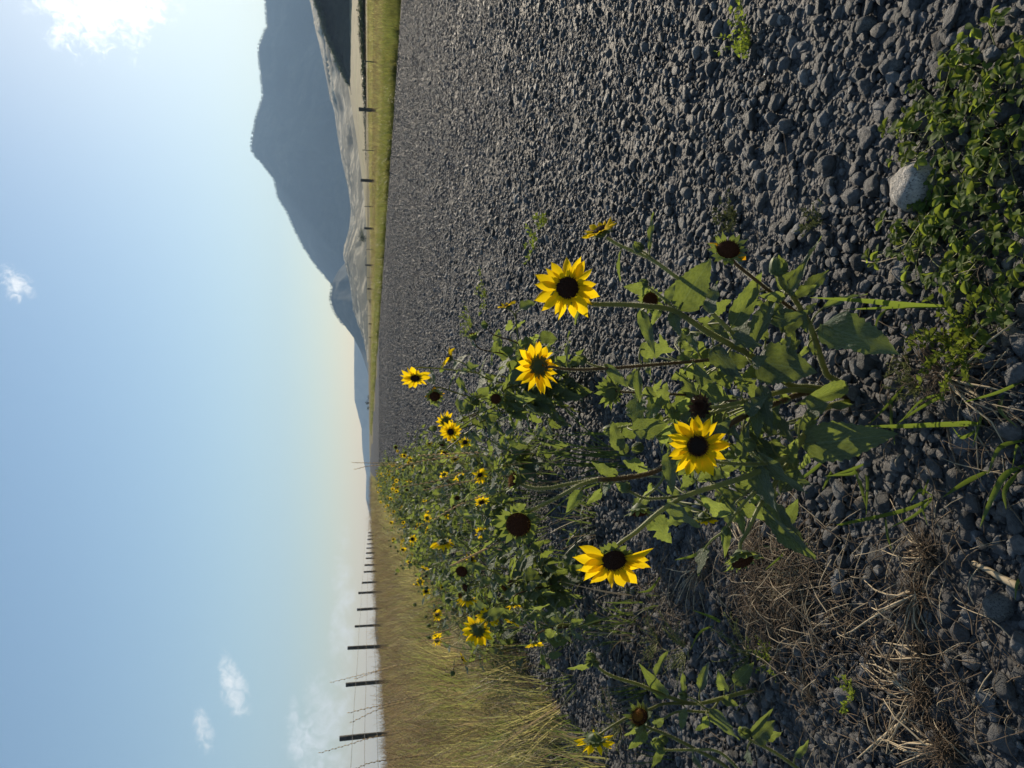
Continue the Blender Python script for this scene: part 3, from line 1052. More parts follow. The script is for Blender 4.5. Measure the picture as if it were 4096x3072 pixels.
M['weed'] = mat_leafy('weed_leaf', (0.075, 0.090, 0.050), (0.13, 0.15, 0.05), 0.4, 0.6, 0.25, rnd=0.35)
M['cream'] = mat_leafy('dried_blossom', (0.42, 0.36, 0.24), (0.30, 0.25, 0.14), 0.3, 0.7, 0.2, rnd=0.25)


def leaf_mesh(seed, kind='ovate', mat='leaf', rows=15, cols=6):
    r = random.Random(seed)
    fold, curl, rip, twist = r.uniform(0.05, 0.45), r.uniform(-0.05, 0.32), r.uniform(0.02, 0.07), r.uniform(-0.5, 0.5)
    bend = r.uniform(-0.12, 0.12)
    if kind == 'big':
        fold, curl, rip, twist, bend = 0.10, 0.10, 0.03, r.uniform(-0.12, 0.12), r.uniform(-0.05, 0.05)
    bites = [(r.uniform(0.2, 0.9), r.choice((-1, 1)), r.uniform(0.25, 0.6)) for _ in range(5 if kind == 'lobed' else (1 if r.random() < 0.4 else 0))]
    vs, uv, fs = [], [], []
    for i in range(rows + 1):
        u = i / rows
        if kind == 'lance':
            hw = 0.5 * math.sin(math.pi * min(1, u ** 0.75)) ** 0.9
        else:
            hw = 0.5 * min(1.0, (u / 0.10) ** 0.5) * (1 - max(0, (u - 0.16) / 0.84) ** 1.75) if u < 1 else 0
            hw *= 1.0 if u > 0.30 else (0.82 + 0.18 * u / 0.30)
        hw = max(hw, 0.004)
        for j in range(cols + 1):
            q = -1 + 2 * j / cols
            sd = 1 if q > 0 else -1
            h2 = hw
            if abs(q) > 0.9 and 0.08 < u < 0.95:
                h2 *= 1 + (0.075 if i % 2 else -0.055) * (1.5 if kind == 'lobed' else 1)
            for (bu, bs, bd) in bites:
                if sd == bs and abs(u - bu) < 0.075:
                    h2 *= 1 - bd * abs(q) * (1 - abs(u - bu) / 0.075)
            x = q * h2
            # the lobes of the base reach back beside the stalk
            y = u - (0.055 * abs(q) ** 1.5 * (1 - u) ** 6 if kind != 'lance' else 0)
            y += 0.05 * abs(x) * (1 - u)
            z = fold * abs(x) - curl * y * y + rip * math.sin(7.5 * u * math.pi * 0.6 + sd * 1.1 + seed) * abs(q) ** 1.5
            z -= 0.25 * fold * (abs(q) ** 3) * hw
            z += 0.012 * math.sin(20 * u + 5 * abs(q)) * abs(q)
            a = twist * (u - 0.2)
            xr = x * math.cos(a) - z * math.sin(a) * 0.6 + bend * u * u
            zr = z * math.cos(a) + x * math.sin(a)
            vs.append((xr, y, zr)); uv.append((0.5 + q * 0.5, u))
    n = cols + 1
    for i in range(rows):
        for j in range(cols):
            fs.append((i * n + j, i * n + j + 1, (i + 1) * n + j + 1, (i + 1) * n + j))
    me = bpy.data.meshes.new('leaf')
    me.from_pydata(vs, [], fs)
    lay = me.uv_layers.new(name='UVMap')
    for lp in me.loops:
        lay.data[lp.index].uv = uv[lp.vertex_index]
    me.polygons.foreach_set('use_smooth', [True] * len(fs))
    me.materials.append(M[mat])
    return me


LV = {'big': [leaf_mesh(200 + i, 'big', rows=20, cols=8) for i in range(3)],
      'ovate': [leaf_mesh(i, 'ovate') for i in range(9)],
      'lance': [leaf_mesh(20 + i, 'lance') for i in range(6)],
      'lobed': [leaf_mesh(40 + i, 'lobed', 'leaf_young') for i in range(5)],
      'young': [leaf_mesh(60 + i, 'ovate', 'leaf_young') for i in range(6)]}
# far plants: the same leaves with fewer facets
LV_LITE = [leaf_mesh(80 + i, 'ovate', 'leaf_young', 6, 4) for i in range(4)] + [leaf_mesh(90 + i, 'ovate', 'leaf', 6, 4) for i in range(3)]


def petal_mesh(seed, mat='petal', n=7, c=4):
    r = random.Random(seed)
    cup, droop, tw = r.uniform(-0.45, 0.55), r.uniform(-0.22, 0.38), r.uniform(-0.7, 0.7)
    vs, fs = [], []
    tipb = r.uniform(-0.14, 0.14)
    for i in range(n + 1):
        u = i / n
        hw = 0.5 * min(1.0, 0.62 + 0.95 * u) * max(0.0, 1 - max(0.0, (u - 0.45) / 0.55) ** 2.1)
        if u >= 0.999: hw = 0.02
        for j in range(c + 1):
            q = -1 + 2 * j / c
            x = q * hw
            z = cup * 0.6 * hw * (q * q) - droop * u * u + 0.03 * (1 if j % 2 else -1) * math.sin(math.pi * u)
            a = tw * u
            vs.append((x * math.cos(a) + tipb * u * u, u - 0.05 * q * q * u, z + x * math.sin(a)))
    k = c + 1
    for i in range(n):
        for j in range(c):
            fs.append((i * k + j, i * k + j + 1, (i + 1) * k + j + 1, (i + 1) * k + j))
    me = bpy.data.meshes.new('petal')
    me.from_pydata(vs, [], fs)
    me.polygons.foreach_set('use_smooth', [True] * len(fs))
    me.materials.append(M[mat])
    return me


PT = [petal_mesh(i) for i in range(8)]
PT_OLD = [petal_mesh(i + 30, 'petal_old') for i in range(4)]


def disc_mesh(seed, mats, dome=0.42, cones=130, rim_tips=True, cone_h=0.13):
    r = random.Random(seed); sp = Soup()
    rings, seg = 6, 20
    for i in range(rings + 1):
        a = i / rings * math.pi / 2
        for k in range(seg):
            b = 2 * math.pi * k / seg
            rad = math.sin(a) * 0.97
            sp.v.append(Vector((rad * math.cos(b), rad * math.sin(b), dome * math.cos(a))))
    for i in range(rings):
        for k in range(seg):
            k2 = (k + 1) % seg
            sp.f.append((i * seg + k, (i + 1) * seg + k, (i + 1) * seg + k2, i * seg + k2)); sp.mi.append(0 if i > 2 else 2)
    for k in range(cones):
        f = (k + 0.5) / cones
        rad = math.sqrt(f) * 0.97; b = k * 2.39996
        z = dome * math.sqrt(max(0, 1 - (rad / 0.985) ** 2))
        p = Vector((rad * math.cos(b), rad * math.sin(b), z))
        nrm = Vector((p.x * 0.9, p.y * 0.9, 0.45 + z)).normalized()
        hh = cone_h * r.uniform(0.6, 1.3) * (1.5 if f > 0.7 else 0.8)
        u = nrm.orthogonal().normalized(); v = nrm.cross(u)
        w_ = 0.055
        c = [p + (u * math.cos(t) + v * math.sin(t)) * w_ for t in (0, 2.1, 4.2)]
        tip = p + nrm * hh + Vector((r.gauss(0, .03), r.gauss(0, .03), 0))
        mi = 1 if (rim_tips and f > 0.62 and r.random() < 0.6) else (2 if f < 0.35 else 0)
        for a, bq in ((0, 1), (1, 2), (2, 0)):
            sp.tri(c[a], c[bq], tip, mi)
    return sp.mesh('flower_head', mats, smooth=False)


DISC = {'bloom': [disc_mesh(1, [M['disc'], M['floret'], M['disc_dusk']], 0.42, 190, True, 0.17), disc_mesh(2, [M['disc'], M['disc'], M['disc']])],
        'spent': [disc_mesh(3, [M['disc_red'], M['disc_red'], M['disc_red']], 0.55, 170, False, 0.10), disc_mesh(4, [M['disc_red'], M['floret'], M['disc_red']], 0.5, 150)],
        'dry': [disc_mesh(5, [M['bract_dry'], M['bract_dry'], M['disc']], 0.5, 150, False, 0.4)],
        'orange': [disc_mesh(6, [M['disc_red'], M['floret'], M['floret']], 0.6, 170, True, 0.3)],
        'bud': [disc_mesh(7, [M['bract'], M['bract'], M['bract']], 0.3, 20, False, 0.1)]}


def calyx_mesh(kind, seed):
    r = random.Random(seed); sp = Soup()
    prof = [(0.16, -0.95), (0.32, -0.82), (0.72, -0.58), (0.98, -0.25), (1.03, 0.02)]
    seg = 14
    b0 = len(sp.v)
    for (rad, z) in prof:
        for k in range(seg):
            a = 2 * math.pi * k / seg
            sp.v.append(Vector((rad * math.cos(a), rad * math.sin(a), z)))
    for i in range(len(prof) - 1):
        for k in range(seg):
            k2 = (k + 1) % seg
            sp.f.append((b0 + i * seg + k, b0 + i * seg + k2, b0 + (i + 1) * seg + k2, b0 + (i + 1) * seg + k)); sp.mi.append(0)
    rows = {'open': ((13, 0.95, -0.10, 1.0), (12, 0.85, -0.45, 0.85)), 'spent': ((13, 1.0, 0.02, 1.15), (12, 0.92, -0.35, 1.0)),
            'bud': ((9, 1.0, -0.05, 1.5), (10, 0.98, -0.3, 1.4), (9, 0.8, -0.6, 1.0))}[kind if kind in ('open', 'bud') else 'spent']
    for ri, (n, rad, z0, ln) in enumerate(rows):
        for k in range(n):
            a = 2 * math.pi * (k + 0.5 * (ri % 2)) / n + r.uniform(-0.12, 0.12)
            o = Vector((math.cos(a), math.sin(a), 0)); s = Vector((-math.sin(a), math.cos(a), 0))
            L = ln * r.uniform(0.8, 1.2)
            pts, ws = [], []
            for i in range(6):
                f = i / 5
                if kind == 'bud':
                    th = f * (1.5 if ri == 0 else 1.25) + r.uniform(-0.03, 0.03)
                    p = o * (rad * 1.04 * math.cos(th * 0.92) + 0.03 * ri) + Vector((0, 0, z0 + math.sin(th) * L * 0.95))
                else:
                    up = {'open': 0.15, 'spent': 0.42, 'dry': 0.5, 'orange': 0.7}[kind] * (1 - 0.3 * ri)
                    p = o * (rad + L * 0.72 * f) + Vector((0, 0, z0 + L * (up * f * 1.2 - 0.25 * f * f * r.uniform(0.2, 1.6))))
                pts.append(p)
                ws.append(0.26 * (1 - f ** 1.6) * (0.75 + 0.5 * math.sin(math.pi * min(1, f * 1.2))) * (1.15 if kind == 'bud' else 0.9) + 0.004)
            sp.strip(pts, ws, s, 0)
    return sp.mesh('calyx', [M['bract_dry'] if kind == 'dry' else M['bract']])


CAL = {k: [calyx_mesh(k, s) for s in (1, 2, 3)] for k in ('open', 'spent', 'bud', 'dry', 'orange')}


def frame(z, roll=0.0):
    z = z.normalized()
    x = z.orthogonal().normalized()
    y = z.cross(x)
    m_ = Matrix((x, y, z)).transposed()
    return m_ @ Matrix.Rotation(roll, 3, 'Z')


def view_dir(dx, dy, toward):
    """a direction given as picture right, picture down and towards the viewer"""
    return (UPV * (-dx) + RGT * (-dy) - FWD * toward).normalized()


def petals_joined(n, rp, rd, tilt, rnd, meshes):
    sp_v, sp_f = [], []
    for k in range(n):
        me = rnd.choice(meshes)
        mt_ = petal_matrix(k, n, rp, rd, tilt, rnd)
        b = len(sp_v)
        sp_v += [mt_ @ v.co for v in me.vertices]
        sp_f += [tuple(b + i for i in p.vertices) for p in me.polygons]
    me2 = bpy.data.meshes.new('petals')
    me2.from_pydata([tuple(v) for v in sp_v], [], sp_f)
    me2.polygons.foreach_set('use_smooth', [True] * len(sp_f))
    me2.materials.append(meshes[0].materials[0])
    return me2


def petal_matrix(k, n, rp, rd, tilt, rnd, ang=None):
    a = (2 * math.pi * k / n + rnd.uniform(-0.13, 0.13)) if ang is None else ang
    L = (rp / rd - 0.82) * rnd.uniform(0.86, 1.12)
    W = max(L * 0.40, 2 * math.pi * 1.6 / max(n, 12) * 0.80) * rnd.uniform(0.85, 1.2)
    return Matrix.Rotation(a, 4, 'Z') @ Matrix.Translation((0, 0.82, 0.02 + rnd.uniform(-0.06, 0.06))) @ \
        Matrix.Rotation(tilt + rnd.gauss(0, 0.13), 4, 'X') @ Matrix.Rotation(rnd.gauss(0, 0.2), 4, 'Y') @ Matrix.Diagonal((W, L, L * 0.9, 1))


def head(root, pos, nrm, rp, rd, kind, seed, npet=15, tilt=0.0, joined=False, angles=None, label=None):
    """flower head: the seed disc is the part, its petals and green calyx are sub-parts"""
    rnd = random.Random(seed)
    dm = DISC[kind if kind in DISC else 'bloom']
    o = link('flower_head' if kind != 'bud' else 'flower_bud', dm[seed % len(dm)], root)
    mt_ = frame(nrm, rnd.uniform(0, 6.28)).to_4x4() if angles is None else frame(nrm, 0).to_4x4()
    o.matrix_basis = Matrix.Translation(Vector(pos) - root.location) @ mt_ @ Matrix.Scale(rd, 4)
    if label: o['label'] = label
    ck = {'bloom': 'open', 'spent': 'spent', 'dry': 'dry', 'orange': 'orange', 'bud': 'bud'}[kind]
    c = link('calyx', CAL[ck][seed % 3], o)
    if kind in ('bloom', 'spent', 'orange') and rp and npet:
        if joined:
            link('petals', petals_joined(npet, rp, rd, tilt, rnd, PT if kind == 'bloom' else PT_OLD), o)
        else:
            for k in range(npet):
                me = rnd.choice(PT if kind == 'bloom' else PT_OLD)
                q = link('petal', me, o)
                an = None
                if angles is not None:          # petals one can tell apart: direction in the picture, in degrees
                    va = R(angles[k % len(angles)])
                    lv = frame(nrm, 0).transposed() @ view_dir(math.cos(va), math.sin(va), 0)
                    an = math.atan2(-lv.x, lv.y)
                q.matrix_basis = petal_matrix(k, npet, rp, rd, tilt, rnd, an)
    return o


def smooth_path(pts, n=None):
    """Catmull-Rom through the points"""
    pts = [Vector(p) for p in pts]
    if len(pts) < 3:
        k = 6
        return [pts[0].lerp(pts[-1], i / k) for i in range(k + 1)]
    out = []
    q = [pts[0] * 2 - pts[1]] + pts + [pts[-1] * 2 - pts[-2]]
    for i in range(1, len(q) - 2):
        for k in range(5):
            t = k / 5
            p0, p1, p2, p3 = q[i - 1], q[i], q[i + 1], q[i + 2]
            out.append(0.5 * ((2 * p1) + (p2 - p0) * t + (2 * p0 - 5 * p1 + 4 * p2 - p3) * t * t + (3 * p1 - p0 - 3 * p2 + p3) * t ** 3))
    out.append(pts[-1])
    return out


def stem(root, pts, r0, r1, red=False, hairs=0, seed=0):
    r0, r1 = r0 * 0.8, r1 * 0.85
    path = smooth_path(pts)
    sp = Soup()
    loc = root.location
    n = len(path)
    sp.tube([p - loc for p in path], [r0 + (r1 - r0) * i / (n - 1) for i in range(n)], 8, 0)
    if hairs:
        rnd = random.Random(seed)
        for i in range(n - 1):
            a, b = path[i], path[i + 1]
            d = (b - a).normalized()
            for _ in range(int((b - a).length * hairs)):
                p = a.lerp(b, rnd.random()) - loc
                o = d.orthogonal().normalized()
                o.rotate(Matrix.Rotation(rnd.uniform(0, 6.28), 3, d))
                rr = (r0 + (r1 - r0) * i / (n - 1)) * 0.9
                s = p + o * rr
                w_ = d * 0.00016
                sp.tri(s - w_, s + w_, s + o * rnd.uniform(0.0010, 0.0024) + d * rnd.uniform(-0.0006, 0.0006), 1)
    link('stem', sp.mesh('stem', [M['stem_red' if red else 'stem'], M['hair']]), root)
    return path


def leaf(root, b, t, width, nrm, kind='ovate', seed=0, stems=None, petiole=True, lite=False):
    b, t = Vector(b), Vector(t)
    y = t - b
    L = max(y.length, 0.004)
    y.normalize()
    x = y.cross(nrm)
    if x.length < 1e-3: x = y.orthogonal()
    x.normalize()
    z = x.cross(y)
    if kind == 'big': width *= 1.2
    me = LV_LITE[seed % len(LV_LITE)] if lite else LV[kind][seed % len(LV[kind])]
    o = link('leaf', me, root)
    m_ = Matrix.Identity(4)
    m_.col[0][:3] = x * width; m_.col[1][:3] = y * L; m_.col[2][:3] = z * (0.5 * L + 0.5 * width); m_.col[3][:3] = b - root.location
    o.matrix_basis = m_
    if stems and petiole:
        best = min((p for s in stems for p in s), key=lambda p: (p - b).length + max(0, p.z - b.z) * 0.6)
        if 0.004 < (best - b).length < 0.14:
            sp = Soup()
            mid = best.lerp(b, 0.5) + Vector((0, 0, 0.12)) * (best - b).length
            pa = smooth_path([best, mid, b, b + y * L * 0.12])
            sp.tube([p - root.location for p in pa], [0.0016 * (1 - 0.45 * i / len(pa)) for i in range(len(pa))], 5, 0)
            link('leaf_stalk', sp.mesh('leaf_stalk', [M['stem']]), root)
    return o


def auto_leaves(root, path, f0, f1, step, size, seed, kinds=('ovate', 'young', 'lobed', 'lance'), lite=False, droop=0.25, stems=None, wr=(0.5, 0.8)):
    rnd = random.Random(seed)
    L = [0.0]
    for i in range(len(path) - 1): L.append(L[-1] + (path[i + 1] - path[i]).length)
    s = L[-1] * f0 + rnd.random() * step
    az = rnd.uniform(0, 6.28)
    while s < L[-1] * f1:
        i = max(0, min(len(L) - 2, int(np.searchsorted(L, s)) - 1))
        g = (s - L[i]) / max(1e-6, L[i + 1] - L[i])
        p = path[i].lerp(path[i + 1], g); d = (path[i + 1] - path[i]).normalized()
        o = d.orthogonal().normalized(); o.rotate(Matrix.Rotation(az, 3, d))
        f = s / L[-1]
        ln = size * rnd.uniform(0.7, 1.25) * (1.15 - 0.55 * f)
        out = (o + d * 0.35 + Vector((0, 0, rnd.uniform(-0.1, 0.35)))).normalized()
        pet = ln * rnd.uniform(0.2, 0.5)
        b = p + out * pet
        tdir = (out + Vector((0, 0, -droop - rnd.uniform(0, 0.8)))).normalized()
        b_t = b + tdir * ln
        nrm = (Vector((0, 0, 1)) + out * 0.25 + Vector((rnd.gauss(0, .35), rnd.gauss(0, .35), 0))).normalized()
        if b_t.z > 0.01:
            leaf(root, b, b_t, ln * rnd.uniform(*wr), nrm, rnd.choice(kinds), rnd.randrange(1000), stems=[[p]] if not lite else None, lite=lite)
        az += 2.4
        s += step * rnd.uniform(0.7, 1.3)
# ------------------------------------------------------------------ the large sunflower in front
def PX(lst):
    return [P(*q) for q in lst]


def main_plant():
    base = G(3395, 1560)
    base.z = ground_z(base.x, base.y)
    root = empty('sunflower_plant', base, 'large branching wild sunflower in front on the gravel with big yellow blooms', 'sunflower', 'wild sunflowers at the road edge')
    b0 = (3400, 1560, base.y)
    S = []

    def st(lst, r0, r1, red=False, h=5200):
        pth = stem(root, PX(lst), r0, r1, red, h, len(S)); S.append(pth); return pth
    s1 = st([(3420, 1556, base.y), (3322, 1510, 1.01), (3297, 1473, 1.0), (3264, 1370, 0.97), (3234, 1288, 0.95)], 0.0062, 0.0050)
    st([(3234, 1288, 0.95), (3123, 1202, 0.93), (3069, 1158, 0.91), (3010, 1110, 0.90), (2950, 1062, 0.89), (2925, 1035, 0.885)], 0.0036, 0.0024, True)
    st([(3234, 1288, 0.95), (3188, 1212, 0.93), (3161, 1174, 0.92), (3135, 1150, 0.91), (3119, 1120, 0.905), (3116, 1096, 0.90)], 0.0046, 0.0026)
    s2 = st([(3415, 1572, base.y), (3240, 1550, 1.0), (3160, 1540, 0.97), (3036, 1446, 0.94), (2987, 1413, 0.93), (2836, 1332, 0.90), (2700, 1245, 0.88), (2600, 1226, 0.87), (2482, 1218, 0.865),
             (2371, 1216, 0.86), (2313, 1196, 0.86), (2280, 1168, 0.862)], 0.0066, 0.0024)
    st([(2987, 1413, 0.93), (2917, 1321, 0.92), (2846, 1250, 0.92), (2760, 1150, 0.92), (2699, 1104, 0.92), (2603, 1036, 0.93), (2482, 983, 0.94), (2425, 950, 0.945)], 0.0042, 0.0022)
    st([(3040, 1448, 0.945), (3004, 1446, 0.96), (2933, 1440, 0.97), (2836, 1440, 0.97), (2771, 1446, 0.97), (2627, 1458, 0.96), (2482, 1470, 0.955), (2362, 1477, 0.95), (2270, 1477, 0.95), (2205, 1468, 0.95), (2172, 1474, 0.952)], 0.0036, 0.0020, True)
    s3 = st([(3415, 1580, base.y), (3250, 1566, 0.99), (3165, 1560, 0.96), (3063, 1583, 0.94), (3027, 1594, 0.93), (2882, 1626, 0.92), (2830, 1630, 0.92)], 0.0060, 0.0025)
    st([(2980, 1600, 0.93), (2930, 1604, 0.95), (2810, 1587, 0.97), (2762, 1580, 0.98), (2689, 1577, 0.98), (2535, 1570, 0.98), (2482, 1567, 0.98), (2452, 1567, 0.98)], 0.0028, 0.0019, True)
    st([(2960, 1620, 0.93), (2858, 1650, 0.95), (2786, 1654, 0.97), (2689, 1666, 0.98), (2593, 1688, 0.99), (2472, 1712, 1.0), (2462, 1716, 1.0)], 0.0026, 0.0018)
    s7 = st([(3410, 1590, base.y), (3240, 1570, 0.99), (3100, 1615, 0.95), (2959, 1674, 0.92), (2882, 1727, 0.91), (2790, 1790, 0.905), (2689, 1842, 0.90), (2607, 1891, 0.895), (2472, 1915, 0.885), (2389, 1918, 0.88)], 0.0056, 0.0036, True)
    st([(2389, 1918, 0.88), (2280, 1935, 0.88), (2195, 1952, 0.88), (2132, 1952, 0.885), (2090, 1940, 0.89), (2066, 1926, 0.892)], 0.0030, 0.0020)
    st([(2389, 1918, 0.88), (2322, 1939, 0.87), (2238, 1986, 0.865), (2153, 2028, 0.86), (2115, 2047, 0.86), (2092, 2075, 0.862)], 0.0032, 0.0023)
    s8 = st([(3420, 1600, base.y), (3286, 1637, 1.0), (3235, 1705, 0.96), (3185, 1790, 0.92), (3110, 1850, 0.89), (3003, 1900, 0.87), (2882, 1939, 0.86), (2747, 1982, 0.86), (2641, 2045, 0.86), (2545, 2127, 0.86), (2480, 2172, 0.86), (2455, 2200, 0.86)], 0.0062, 0.0026)
    st([(3110, 1850, 0.89), (3032, 1856, 0.86), (2955, 1856, 0.84), (2865, 1846, 0.825), (2815, 1812, 0.815)], 0.0030, 0.0021)
    st([(3060, 1856, 0.87), (3030, 1835, 0.85), (3007, 1815, 0.845), (2999, 1795, 0.845)], 0.0022, 0.0016)
    st([(2747, 1982, 0.865), (2728, 1985, 0.87), (2593, 1994, 0.87), (2535, 1975, 0.87), (2508, 1955, 0.87)], 0.0024, 0.0016)
    st([(2651, 1885, 0.90), (2651, 1915, 0.90), (2617, 1958, 0.90), (2564, 1997, 0.90), (2560, 2022, 0.90)], 0.0022, 0.0017)
    st([(3120, 1850, 0.90), (2993, 1965, 0.93), (2882, 2018, 0.94), (2835, 2030, 0.94), (2818, 2052, 0.94)], 0.0026, 0.0017)
    st([(3190, 1790, 0.93), (3120, 1900, 0.90), (3042, 2017, 0.87), (2990, 2126, 0.86), (2962, 2172, 0.855), (2962, 2205, 0.85)], 0.0036, 0.0026)
    st([(3120, 1850, 0.90), (3000, 1985, 0.875), (2930, 2070, 0.865), (2905, 2120, 0.86)], 0.0026, 0.0016)
    st([(2699, 1239, 0.88), (2650, 1190, 0.885), (2610, 1160, 0.89), (2585, 1140, 0.89)], 0.0022, 0.0014)
    st([(2620, 1052, 0.93), (2590, 1020, 0.925), (2566, 1003, 0.92)], 0.0018, 0.0013)
    st([(2420, 1472, 0.955), (2380, 1463, 0.95), (2345, 1448, 0.945)], 0.0018, 0.0013)
    # blooms
    k = 0.86 / FPX
    head(root, P(2270, 1152, 0.85), view_dir(0.05, -0.05, 1.0), 134 * k, 48 * k, 'bloom', 1, 17, 0.05)
    head(root, P(2790, 1784, 0.81), view_dir(-0.15, 0.0, 1.0), 136 * 0.81 / FPX, 47 * 0.81 / FPX, 'bloom', 2, 20, 0.05, label='flower head with dusky middle and evenly spread petals')
    ang = [205, 190, 172, 150, 135, 118, 95, 72, 52, 30, 14, -8, -24]
    head(root, P(2455, 2240, 0.85), view_dir(0.02, 0.46, 0.85), 160 * k, 53 * k, 'bloom', 3, 13, 0.08, angles=ang, label='nodding flower head with long loose petals')
    head(root, P(2150, 1466, 0.945), view_dir(-0.62, 0.14, -0.76), 112 * 0.95 / FPX, 34 * 0.95 / FPX, 'bloom', 4, 19, 0.10, label='flower head turned away showing its green back')
    head(root, P(2402, 922, 0.945), view_dir(-0.47, -0.80, 0.36), 82 * 0.95 / FPX, 34 * 0.95 / FPX, 'bloom', 5, 15, 0.4)
    head(root, P(2912, 1000, 0.875), view_dir(-0.1, -0.5, 0.75), 95 * 0.88 / FPX, 50 * 0.88 / FPX, 'spent', 6, 2, -0.3, label='spent brown head with one orange petal left')
    head(root, P(2073, 2097, 0.855), view_dir(-0.1, 0.2, 1.0), 0, 52 * k, 'spent', 7, 0, label='spent head with round red brown disc')
    head(root, P(2058, 1922, 0.89), view_dir(-0.7, -0.2, 0.2), 0, 33 * k, 'orange', 8, 0)
    head(root, P(2440, 1567, 0.975), view_dir(-0.5, 0.1, -0.7), 0, 40 * 0.97 / FPX, 'spent', 9, 0)
    head(root, P(2803, 1628, 0.915), view_dir(-0.6, -0.2, 0.6), 0, 33 * 0.92 / FPX, 'dry', 10, 0, label='shrivelled dark brown head')
    head(root, P(2816, 2075, 0.935), view_dir(0.1, 0.95, -0.1), 58 * 0.94 / FPX, 32 * 0.94 / FPX, 'bloom', 11, 11, 0.5)
    head(root, P(2968, 2240, 0.845), view_dir(0.25, 0.75, 0.5), 0, 50 * 0.85 / FPX, 'spent', 12, 0)
    head(root, P(2600, 1200, 0.93), view_dir(0.2, 0.2, 0.9), 0, 34 * 0.93 / FPX, 'spent', 19, 0)
    head(root, P(2558, 2045, 0.895), view_dir(0.1, 0.95, 0.15), 0, 38 * 0.9 / FPX, 'spent', 20, 0)
    # buds
    for i, (px, py, Y, r, dx, dy, tw) in enumerate([(3115, 1075, 0.895, 38, -0.1, -0.95, 0.1), (2555, 992, 0.915, 21, -0.5, -0.5, 0.3), (2330, 1442, 0.94, 20, -0.7, -0.4, 0.3), (2447, 1722, 1.0, 25, -0.9, 0.1, -0.2),
                                                    (2998, 1782, 0.843, 26, -0.7, -0.6, 0.4), (2506, 1950, 0.868, 22, -0.8, 0.1, -0.3), (2905, 2125, 0.858, 16, 0, 0.9, 0.2), (2580, 1132, 0.89, 16, -0.8, -0.4, 0.2),
                                                    (2745, 1325, 0.92, 15, -0.7, -0.2, 0.3), (2556, 1790, 0.98, 22, -0.9, 0.2, 0.1)]):
        head(root, P(px, py, Y), view_dir(dx, dy, tw), 0, r * Y / FPX, 'bud', 30 + i)
